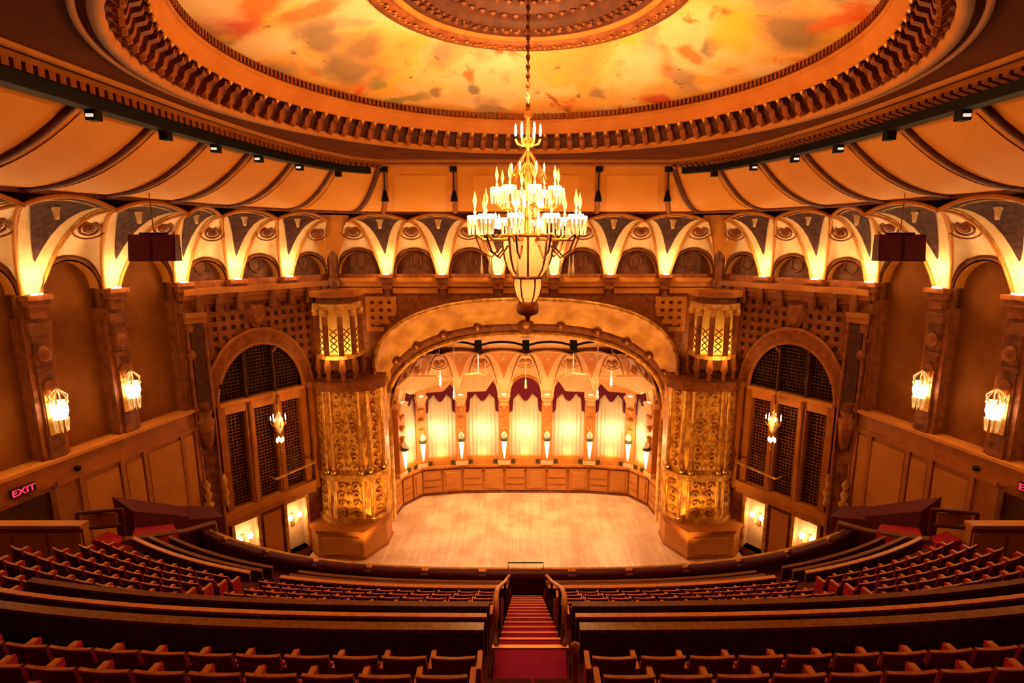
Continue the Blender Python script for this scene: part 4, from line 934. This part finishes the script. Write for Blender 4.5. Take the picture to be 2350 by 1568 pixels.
pin = MB().lathe([(.02, 0), (.05, .1), (.015, .18), (.05, .3), (.07, .42), (.02, .62), (0, .7)], (0, 0, 0), 7).mesh('spire', 'crystal', True)
def tier(z, r, n, scale, cups=True, spire=False, a0=0, zhub=None):
    for k in range(n):
        a = a0 + 2 * PI * k / n; c, s_ = math.cos(a), math.sin(a)
        zh = zhub if zhub is not None else z - .6
        MB().tube([(.08 * c, .08 * s_, Z(zh)), (r * .45 * c, r * .45 * s_, Z(zh - .22)), (r * .85 * c, r * .85 * s_, Z(z - .55 * scale)), (r * c, r * s_, Z(z - .38 * scale))], .035 * scale + .012, 5).build('arm', 'brass', ch, True)
        if cups:
            o = obj('crystal_cup', cup, ch, (r * c, r * s_, Z(z))); o.scale = (scale,) * 3
            g = obj('lamp_cluster', glow, o, (0, 0, 0))
            if spire: obj('spire', pin, o, (0, 0, .16))
        else:
            o = obj('candle_bulb', candle, ch, (r * c, r * s_, Z(z) - .2)); o.scale = (scale,) * 3
tier(23.25, .36, 6, .75, False, zhub=23.0); 
tier(22.25, .48, 6, .55, False, zhub=22.3)
tier(21.45, .93, 8, .85, True, True, .2, 21.2); tier(21.2, .45, 6, .9, False, False, .3, 20.9)
tier(20.62, 1.58, 10, 1.0, True, True, .1, 20.3); tier(20.6, 1.0, 8, 1.0, False, False, .3, 20.3)
m = MB()
for k in range(8):
    a = 2 * PI * k / 8; m.tube([(.5 * math.cos(a) * f, .5 * math.sin(a) * f, Z(z)) for f, z in ((.15, 22.6), (.5, 22.35), (.9, 22.0), (1.1, 21.7))], .03, 5)
m.build('crown_arch', 'bronze', ch, True)
# column of crystal strings
for k in range(9):
    a = 2 * PI * k / 9; MB().tube([(.30 * math.cos(a), .30 * math.sin(a), Z(21.5)), (.24 * math.cos(a), .24 * math.sin(a), Z(21.0)), (.40 * math.cos(a), .40 * math.sin(a), Z(20.2))], .05, 6).build('crystal_string', 'crystal', ch, True)
# basket
BK = [(.78, 20.18), (.76, 19.9), (.70, 19.5), (.60, 19.2), (.44, 18.98)]
for k in range(8):
    a0, a1 = 2 * PI * k / 8, 2 * PI * (k + 1) / 8
    MB().lathe([(r * .97, Z(z)) for r, z in BK], (0, 0, 0), 3, a0, a1).build('basket_panel', 'crystal', ch, True)
    MB().tube([(r * math.cos(a0), r * math.sin(a0), Z(z)) for r, z in BK], .032, 6).build('basket_rib', 'bronze', ch, True)
MB().tube([(.78 * math.cos(t), .78 * math.sin(t), Z(20.2)) for t in [2 * PI * k / 24 for k in range(24)]], .06, 6, True).build('basket_hoop', 'bronze', ch, True)
MB().tube([(.46 * math.cos(t), .46 * math.sin(t), Z(18.95)) for t in [2 * PI * k / 20 for k in range(20)]], .05, 6, True).build('basket_ring', 'bronze', ch, True)
BK2 = [(.42, 18.92), (.43, 18.7), (.36, 18.4), (.24, 18.2)]
for k in range(6):
    a0, a1 = 2 * PI * k / 6, 2 * PI * (k + 1) / 6
    MB().lathe([(r * .97, Z(z)) for r, z in BK2], (0, 0, 0), 3, a0, a1).build('lower_panel', 'crystal', ch, True)
    MB().tube([(r * math.cos(a0), r * math.sin(a0), Z(z)) for r, z in BK2], .025, 5).build('lower_rib', 'bronze', ch, True)
MB().lathe([(.30, 18.2 - 17.8), (.34, .32), (.34, .08), (.28, .0), (.1, -.05), (.06, -.2), (0, -.25)], (0, 0, 0), 12).build('base_cup', 'bronze', ch, True)
# outer hanging brackets with drops
for k in range(10):
    a = .1 + 2 * PI * k / 10; c, s_ = math.cos(a), math.sin(a); r = 1.45
    MB().tube([(.78 * c, .78 * s_, Z(19.9)), (1.1 * c, 1.1 * s_, Z(19.55)), (1.4 * c, 1.4 * s_, Z(19.75)), (1.58 * c, 1.58 * s_, Z(20.2))], .03, 5).build('scroll_arm', 'bronze', ch, True)
    MB().lathe([(0, Z(18.95)), (.05, Z(19.1)), (.02, Z(19.4)), (.01, Z(19.62))], (1.4 * c, 1.4 * s_, 0), 6).build('crystal_drop', 'crystal', ch, True)
for (r, z, n, p) in ((1.9, 20.85, 6, 400), (.0, 19.7, 1, 45), (.0, 18.6, 1, 14), (1.25, 21.7, 4, 300), (.6, 22.6, 2, 200)):
    for k in range(n): a = 2 * PI * (k + .5) / n; light((r * math.cos(a), CY + r * math.sin(a), z), p, WARM, .2)
# small chandeliers before the organ screens
for s in (-1, 1):
    x, y, zc = s * 14.55, 30.4, 9.6
    t = empty('small_chandelier', (x, y, zc)); tag(t, 'small glowing crystal chandelier hanging before the %s organ grille' % SIDE[s], 'chandelier')
    MB().tube([(0, 0, .9), (0, 0, 4.2)], .03, 5).build('chain', 'chain', t)
    fo = orgs[s]; q = Vector(fo(4.0, .0, zc + 4.2)) - Vector((x, y, zc)); MB().tube([(0, 0, 4.2), (q.x, q.y, 4.35)], .05, 5).build('bracket', 'brass', t)
    MB().lathe([(.02, 1.1), (.14, .95), (.05, .8), (.2, .6), (.06, .5)], (0, 0, 0), 8).build('stem', 'brass', t, True)
    for k in range(7):
        a = 2 * PI * k / 7; c, s_ = .42 * math.cos(a), .42 * math.sin(a)
        MB().tube([(0, 0, -.1), (c * .6, s_ * .6, -.3), (c, s_, -.05), (c, s_, .15)], .025, 5).build('arm', 'brass', t, True)
        o = obj('candle_bulb', candle, t, (c, s_, .15)); o.scale = (.62,) * 3
    MB().lathe([(.05, .5), (.24, .2), (.30, -.1), (.2, -.5), (.06, -.7)], (0, 0, 0), 10).build('crystal_globe', 'crystal', t, True)
    for k in range(4):
        a = PI / 4 + PI * k / 2; MB().lathe([(0, -1.3), (.07, -1.18), (.07, -1.05), (0, -.9)], (.17 * math.cos(a), .17 * math.sin(a), 0), 7).build('lower_lamp', 'bulbs', t, True)
    MB().lathe([(0, -1.8), (.1, -1.6), (.03, -1.35)], (0, 0, 0), 7).build('drop', 'brass', t, True)
    light((x - s * .6, y - .5, zc), 140, WARM, .25)
# hanging loudspeaker pairs
for s in (-1, 1):
    t = empty('hanging_loudspeaker', (s * 14.95, 22.0, 19.3)); t.rotation_euler = (0, 0, -s * .15)
    tag(t, 'dark maroon double loudspeaker hanging from a cable on the %s side' % SIDE[s], 'speaker')
    for k in (-1, 1):
        m = MB(); x0, x1 = sorted((k * .02, k * .86)); m.hexa([(x0, -.3, -.05), (x1, -.3, -.05), (x1, .3, -.05), (x0, .3, -.05), (x0, -.1, 1.0), (x1, -.1, 1.0), (x1, .3, 1.0), (x0, .3, 1.0)])
        c = m.build('cabinet', 'velvetback', t); 
        m = MB(); m.hexa([(x0 + .05, -.335, .03), (x1 - .05, -.335, .03), (x1 - .05, -.3, .03), (x0 + .05, -.3, .03), (x0 + .05, -.15, .95), (x1 - .05, -.15, .95), (x1 - .05, -.12, .95), (x0 + .05, -.12, .95)]); m.build('front_cloth', 'velvetback', c)
    MB().tube([(0, .1, 1.0), (0, .1, 3.6)], .018, 5).build('cable', 'chain', t)
    MB().box(-.5, .5, .0, .2, 1.0, 1.08).build('hanging_bar', 'black', t)

# ================================================================ balcony
def dlt(X, Y0):
    s_ = .75 if Y0 < 9 else min(1.0, .75 + .25 * (Y0 - 9) / 5); return s_ * .0016 * abs(X) ** 2.85
FZ = lambda Y0: 17.78 - .6 * Y0
def arcpt(X, Y0): return (X, Y0 + dlt(X, Y0))
def xlim(Y0): return 18.6 if Y0 < 12 else 17.4
ROWS = [1.5, 2.3, 3.1, 3.9, 4.7, 5.5, 6.3, 7.1, 7.8, 8.45, 9.2, 10.0, 10.8, 11.6, 12.4, 13.2, 14.3, 15.2, 16.1, 17.0, 17.8, 18.7]
mb = MB(); XN = 24
for a, b in zip(ROWS, ROWS[1:]):
    z = FZ(a) ; z2 = FZ(b)
    # tread runs from just behind row a's backs forward to row b
    for sg in (-1, 1):
        xi_ = .62 if a > 5.9 else .02; xo_ = 19.5 if a < 8 else 13.7
        f = lambda i, j, a=a, b=b, z=z, z2=z2, sg=sg: (*arcpt(sg * (xi_ + (xo_ - xi_) * i / (XN - 1)), (a - .25 if j == 0 else b - .25)), z if j < 2 else z2)
        mb.grid(f, XN, 3)
bf = mb.build('balcony_floor', 'carpetdark'); tag(bf, 'steeply stepped dark carpeted floor of the upper balcony', 'floor', kind='structure')
for s in (-1, 1):
    tag(MB().box(*sorted((s * 13.75, s * 20.4)), 8, 18.6, 8.2, 8.6).build('walkway_floor', 'carpetdark'), 'dark carpeted side walkway along the %s wall' % SIDE[s], 'floor', kind='structure')
    tag(MB().add([(*arcpt(s * 13.7, y), z) for y in (8, 18.7) for z in (5, FZ(y) - .35)], [(0, 1, 3, 2)]).build('floor_edge', 'carpetdark'), 'dark sloping side face of the balcony floor on the %s' % SIDE[s], 'floor', kind='structure')
# central stair with lit nosings
AW = .60
land = MB().box(-.66, .66, 6.05, 8.6, 12.3, 12.81).build('stair_landing', 'carpet'); tag(land, 'crimson carpeted landing at the head of the central stair', 'stair')
MB().box(-.69, .69, 8.55, 8.63, 12.76, 12.83).build('nosing', 'nosing', land)
st = empty('central_stair', (0, 9, 12)); tag(st, 'crimson carpeted central stair with brass nosings running down the balcony', 'stair')
NS = 13
for k in range(NS):
    y0 = 8.62 + (18.2 - 8.62) * k / NS; y1 = 8.62 + (18.2 - 8.62) * (k + 1) / NS; zt = 12.81 - (12.81 - 6.95) * (k + 1) / NS; hw = .60 - .04 * k / NS
    tr = MB().box(-hw, hw, y0 - 9, y1 - 9, zt - 13.2, zt - 12).build('tread', 'carpet', st)
    MB().box(-hw, hw, y1 - 9 - .04, y1 - 9 + .012, zt - 12 - .05, zt - 12 + .015).build('nosing', 'nosing', tr)
# curved partitions
def xa(Y): return 7.1 + .18 * (Y - 8.4)
def curved(Y0, x0, x1, prof, n=40):
    """sweep of profile [(dy,z)] along the row curve"""
    return MB().grid(lambda i, j: (*arcpt(x0 + (x1 - x0) * i / (n - 1), Y0 + prof[j % len(prof)][0]), prof[j % len(prof)][1]), n, len(prof) + 1)
def close(mb_, Y0, x, prof): mb_.add([(*arcpt(x, Y0 + d), z) for d, z in prof], [tuple(range(len(prof)))]); return mb_
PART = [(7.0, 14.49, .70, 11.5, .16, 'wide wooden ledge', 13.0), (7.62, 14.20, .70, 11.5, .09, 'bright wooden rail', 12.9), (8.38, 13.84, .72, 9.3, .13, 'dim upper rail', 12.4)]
for s in (-1, 1):
    for Y0, zt, xi, xo, wd, nm, zb in PART:
        t = empty('parapet', (s * xi, Y0, zb)); b = Vector(t.location); tag(t, 'dark maroon curved parapet with %s on the %s of the centre stair' % (nm, SIDE[s]), 'parapet')
        def part(mb_, name, m_, par=None):
            mb_.v = [tuple(Vector(v) - b) for v in mb_.v]; return mb_.build(name, m_, par or t)
        pf = [(-.05, zb - .4), (.05, zb - .4), (.05, zt - .04), (-.05, zt - .04)]
        part(close(curved(Y0, s * xi, s * xo, pf), Y0, s * xi, pf), 'body', 'velvetback')
        pc = [(-wd / 2, zt - .05), (wd / 2, zt - .05), (wd / 2, zt), (-wd / 2, zt)]
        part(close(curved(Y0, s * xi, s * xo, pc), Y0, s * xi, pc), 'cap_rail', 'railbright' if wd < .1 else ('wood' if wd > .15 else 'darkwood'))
        if wd < .12:
            for k in range(7):
                X = s * (xi + .4 + k * 1.6); X_, Y_ = arcpt(X, Y0 - .07); part(MB().box(X - .05, X + .05, Y_ - .03, Y_ + .03, zb, zt - .05), 'post', 'velvetback')
# second set of partitions and front rail
for s in (-1, 1):
    for Y0, zt, segs, nm in ((14.4, 9.98, ((.6, 7.55), (8.6, 13.6)), 'nearer'), (15.3, 9.42, ((.6, 7.7), (8.7, 13.9)), 'middle'), (16.3, 8.85, ((.6, 7.9), (8.9, 13.8)), 'further')):
        for q, (x0, x1) in enumerate(segs):
            t = empty('row_partition', (s * x0, Y0, zt - 1)); b = Vector(t.location); tag(t, '%s wood-topped curved partition in the %s block on the %s' % (nm, ('central', 'outer')[q], SIDE[s]), 'partition')
            def part(mb_, name, m_):
                mb_.v = [tuple(Vector(v) - b) for v in mb_.v]; return mb_.build(name, m_, t)
            pf = [(-.05, zt - 1.4), (.05, zt - 1.4), (.05, zt - .05), (-.05, zt - .05)]; part(close(curved(Y0, s * x0, s * x1, pf, 24), Y0, s * x0, pf), 'body', 'velvetback')
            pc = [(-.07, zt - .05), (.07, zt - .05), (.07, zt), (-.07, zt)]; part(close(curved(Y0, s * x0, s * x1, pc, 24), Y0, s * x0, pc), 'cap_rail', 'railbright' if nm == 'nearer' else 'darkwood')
    t = empty('balcony_front', (0, 18.6, 6)); b = Vector(t.location); tag(t, '%s half of the padded balcony front rail facing the stage' % SIDE[s], 'railing')
    def part(mb_, name, m_, sm=False):
        mb_.v = [tuple(Vector(v) - b) for v in mb_.v]; return mb_.build(name, m_, t, sm)
    Y0 = 18.55
    pf = [(-.1, 6.0), (.15, 6.0), (.15, 7.58), (-.1, 7.58)]; part(curved(Y0, 0, s * 15.0, pf), 'body', 'velvetback')
    pf = [(.15, 5.0), (.5, 5.2), (.55, 7.35), (.42, 7.62), (.15, 7.62)]; part(curved(Y0, 0, s * 15.2, pf), 'gilded_face', 'gold')
    X = 0.0; L = 1.55
    for k in range(7):
        x0, x1 = (0 if k == 0 else X), X + L; pc = [(-.17, 7.52), (.2, 7.52), (.2, 7.68), (.1, 7.77), (-.08, 7.77), (-.17, 7.68)]
        m = curved(Y0, s * x0, s * x1, pc, 10); close(m, Y0, s * x0, pc); close(m, Y0, s * x1, pc); part(m, 'cushion', 'velvetback', True); X = x1 + .3; L = 1.9
# thin safety rail before the stair foot
m = MB().tube([(-.72, 18.62, 7.79), (-.72, 18.62, 8.05), (.62, 18.62, 8.05), (.62, 18.62, 7.79)], .022, 5)
tag(m.build('safety_rail', 'black'), 'thin black safety rail at the foot of the central stair', 'rail')
# stair handrails and posts
for s in (-1, 1):
    t = empty('stair_handrail', (s * .66, 8.9, 12.6)); b = Vector(t.location); tag(t, 'curved wooden handrail beside the central stair on the %s' % SIDE[s], 'handrail')
    def part(mb_, name, m_, sm=True):
        mb_.v = [tuple(Vector(v) - b) for v in mb_.v]; return mb_.build(name, m_, t, sm)
    P = [(s * .60, 8.35, 13.05), (s * .60, 8.45, 13.55), (s * .62, 8.75, 13.72), (s * .64, 9.6, 13.28), (s * .60, 12.5, 11.45), (s * .57, 15.0, 9.95)]
    part(MB().tube(P, [.045, .05, .05, .045, .04, .04], 8), 'rail', 'arm')
    for x, y, z0, z1 in ((s * .62, 8.75, 12.6, 13.7), (s * .64, 10.2, 11.6, 12.9), (s * .6, 12.5, 10.2, 11.45)): part(MB().tube([(x, y, z0), (x, y, z1)], .03, 6), 'post', 'black')
m = MB().lathe([(.05, 0), (.055, .9), (.02, .98), (0, 1.0)], (0, 0, 0), 10)
t = empty('aisle_post', (.50, 5.68, 14.5)); tag(t, 'short orange wooden post at the right of the stair head', 'post')
MB().tube([(0, 0, 0), (0, 0, .72)], .04, 8).build('shaft', 'arm', t, True); MB().lathe([(0, .72), (.055, .74), (.055, .78), (0, .82)], (0, 0, 0), 8).build('cap', 'railbright', t, True)
# side boxes near the walls
for s in (-1, 1):
    t = empty('side_box_wall', (s * 17.5, 17.9, 8.6)); b = Vector(t.location); tag(t, 'low cream panelled wall beyond the %s seat rows' % SIDE[s], 'low wall')
    def part(mb_, name, m_):
        mb_.v = [tuple(Vector(v) - b) for v in mb_.v]; return mb_.build(name, m_, t)
    x0, x1 = sorted((s * 15.9, s * 19.9)); part(MB().box(x0, x1, 17.8, 18.05, 7.2, 9.95), 'body', 'wallpanel'); part(MB().box(x0 - .05, x1, 17.7, 18.1, 9.95, 10.08), 'cap_rail', 'wallpanel')
    for k in range(3):
        a, c = sorted((s * (15.98 + k * 1.28), s * (17.16 + k * 1.28))); part(MB().box(a, c, 17.75, 17.8, 8.0, 9.72), 'panel', 'orange')
    # vomitory box
    t = empty('box_stall', (s * 15.4, 19.2, 8)); b = Vector(t.location); tag(t, 'dark maroon box stall with sloping parapet beside the %s wall' % SIDE[s], 'box stall')
    pts = [(16.75, 18.6, 10.25), (15.2, 19.3, 10.05), (14.35, 21.2, 8.65), (13.6, 22.4, 8.0)]
    m = MB()
    for (xa_, ya, za), (xb_, yb, zb_) in zip(pts[1:], pts[2:]):
        m.hexa([(s * xa_, ya, za - 1.7), (s * xb_, yb, zb_ - 1.4), (s * (xb_ + .9), yb + .6, zb_ - 1.4), (s * (xa_ + 1.2), ya + .6, za - 1.7), (s * xa_, ya, za - .25), (s * xb_, yb, zb_ - .1), (s * (xb_ + .9), yb + .6, zb_ + .1), (s * (xa_ + 1.2), ya + .6, za + .05)])
    part(m, 'parapet', 'velvetback')
    m = MB()
    for p, q in (((16.75, 18.6, 9.0), (16.75, 18.6, 10.1)), ((15.3, 18.9, 9.0), (15.3, 18.9, 10.1)), ((16.75, 18.6, 10.08), (15.3, 18.9, 10.08)), ((16.75, 18.6, 9.45), (15.3, 18.9, 9.45))): m.tube([(s * p[0], p[1], p[2]), (s * q[0], q[1], q[2])], .07, 6)
    part(m, 'rail_frame', 'velvetback')
    a, c = sorted((s * 15.45, s * 16.6)); part(MB().box(a, c, 18.8, 18.86, 9.5, 9.98), 'rail_panel', 'wallwood')
    m = MB().tube([(s * 14.9, 18.3, 9.2), (s * 14.0, 20.4, 8.35), (s * 13.55, 21.6, 8.05), (s * 13.6, 21.8, 7.2)], .10, 6); part(m, 'wooden_edge', 'wood')
    part(MB().hexa([(s * 15.9, 18.0, 8.4), (s * 14.9, 18.1, 8.4), (s * 14.9, 18.9, 8.4), (s * 15.9, 18.8, 8.4), (s * 15.8, 18.0, 9.35), (s * 15.0, 18.1, 9.15), (s * 15.0, 18.7, 9.0), (s * 15.8, 18.7, 9.3)]), 'red_padding', 'seatred')
    part(MB().hexa([(s * 14.9, 18.7, 8.2), (s * 14.0, 19.9, 7.9), (s * 14.5, 20.5, 7.9), (s * 15.3, 19.4, 8.2), (s * 14.9, 18.7, 9.05), (s * 14.05, 20.0, 8.55), (s * 14.5, 20.4, 8.65), (s * 15.2, 19.3, 9.1)]), 'red_bench', 'seatred')
    part(MB().box(*sorted((s * 14.4, s * 15.9)), 22.6, 23.6, 5.5, 7.75), 'dark_lobby', 'dark')
# ---------------------------------------------------------------- seats
PITCH = .56
def back_fn(i, j):
    x = -.25 + .5 * i / 6; z = .24 + .60 * j / 4; tp = 1.0 - .06 * (1 - j / 4) ** 2; return x * tp, -.10 * (z - .24) / .60 - .012 * (1 - (x / .25) ** 2), z
mbk = MB()
mbk.grid(lambda i, j: back_fn(i, j), 7, 5); mbk.grid(lambda i, j: (lambda p: (p[0], p[1] + .05, p[2]))(back_fn(i, j)), 7, 5)
for i in range(6):
    p, q = back_fn(i, 0), back_fn(i + 1, 0); mbk.add([p, q, (q[0], q[1] + .05, q[2]), (p[0], p[1] + .05, p[2])], [(0, 1, 2, 3)])
for e in (0, 6):
    for j in range(4):
        p, q = back_fn(e, j), back_fn(e, j + 1); mbk.add([p, q, (q[0], q[1] + .05, q[2]), (p[0], p[1] + .05, p[2])], [(0, 1, 2, 3)])
me_back = mbk.mesh('backrest', 'seatshell')
mtp = MB(); N = 6
mtp.grid(lambda i, j: (lambda x, y, z: (x * 1.01, y + (.065 if j in (1, 2) else -.012), z + (.035 if j in (2, 3) else -.002) + .012 * (1 - (x / .25) ** 2)))(*back_fn(i, 4)), 7, 5)
me_top = MB(); rng = [(-.006, -.004), (.034, -.004), (.034, .016), (-.006, .016)]
me_top.grid(lambda i, j: (lambda x, y, z: (x * 1.01, y + rng[j % 4][0], z + rng[j % 4][1] + .008 * (x / .25) ** 2))(*back_fn(i, 4)), 7, 5)
for e in (0, 6):
    x, y, z = back_fn(e, 4); me_top.add([(x * 1.01, y + a, z + b + .02) for a, b in rng], [(0, 1, 2, 3)])
me_top = me_top.mesh('top_rail', 'railwood')
me_pad = MB().hexa([(-.21, .04, .40), (.21, .04, .40), (.22, .09, .42), (-.22, .09, .42), (-.22, -.045, .80), (.22, -.045, .80), (.21, .0, .79), (-.21, .0, .79)]).mesh('back_pad', 'seatred')
me_seat = MB().hexa([(-.22, .10, .36), (.22, .10, .36), (.22, .20, .34), (-.22, .20, .34), (-.21, .10, .60), (.21, .10, .60), (.21, .18, .57), (-.21, .18, .57)]).mesh('seat_cushion', 'seatred')
am = MB().hexa([(-.03, -.02, .615), (.03, -.02, .615), (.03, .25, .63), (-.03, .25, .63), (-.03, -.02, .65), (.03, -.02, .65), (.03, .25, .66), (-.03, .25, .66)]); me_arm = am.mesh('armrest', 'arm')
me_leg = MB().hexa([(-.02, .02, 0), (.02, .02, 0), (.02, .30, 0), (-.02, .30, 0), (-.02, 0, .615), (.02, 0, .615), (.02, .30, .63), (-.02, .30, .63)]).mesh('standard', 'seatred')
nseat = 0
def seat(X, Y0, label, end=None):
    global nseat
    x, y = arcpt(X, Y0); e = .05; x2, y2 = arcpt(X + e, Y0); a = math.atan2(y2 - y, e)
    t = empty('theatre_seat', (x, y, FZ(Y0)), a); tag(t, label, 'seat', 'balcony seats'); nseat += 1
    obj('backrest', me_back, t); obj('top_rail', me_top, t); obj('seat_cushion', me_seat, t); obj('back_pad', me_pad, t)
    obj('armrest', me_arm, t, (PITCH / 2, 0, 0)); obj('standard', me_leg, t, (PITCH / 2, 0, 0))
    if end == -1: obj('armrest', me_arm, t, (-PITCH / 2, 0, 0)); obj('standard', me_leg, t, (-PITCH / 2, 0, 0))
def block(Y0, s, xs, xe, desc):
    n = int((xe - xs) / PITCH)
    for k in range(n):
        X = s * (xs + PITCH * (k + .5)); leftmost = (k == n - 1 and s < 0) or (k == 0 and s > 0)
        seat(X, Y0, desc % ORD[k], -1 if leftmost else None)
for s in (-1, 1):
    for k, Y0 in enumerate((5.5, 4.7, 3.9)):
        block(Y0, s, .64, .64 + PITCH * (12, 10, 9)[k] + .01, 'maroon seat, %%s %s of centre stair, %s row behind the wide ledge' % (SIDE[s], ORD[k]))
    for k, Y0 in enumerate((9.2, 10.0, 10.8, 11.6, 12.4, 13.2)):
        if k > 0:
            block(Y0, s, .8, xa(Y0) - .42, 'maroon seat, %%s %s of centre stair, %s row beyond the ledges' % (SIDE[s], ORD[k]))
        block(Y0, s, xa(Y0) + .45, xa(Y0) + .45 + PITCH * (10 if k < 3 else 9) + .01, 'maroon seat, %%s outward from the outer %s aisle, %s row beyond the ledges' % (SIDE[s], ORD[k]))
    for k, Y0 in enumerate((8.45, 7.7)):
        block(Y0, s, 9.55 if k == 0 else 11.7, (9.55 if k == 0 else 11.7) + PITCH * (5 if k == 0 else 2) + .01, 'maroon seat, %%s past the %s end of the %s' % (SIDE[s], ('dim upper rail', 'bright wooden rail')[k]))
print('seats', nseat)
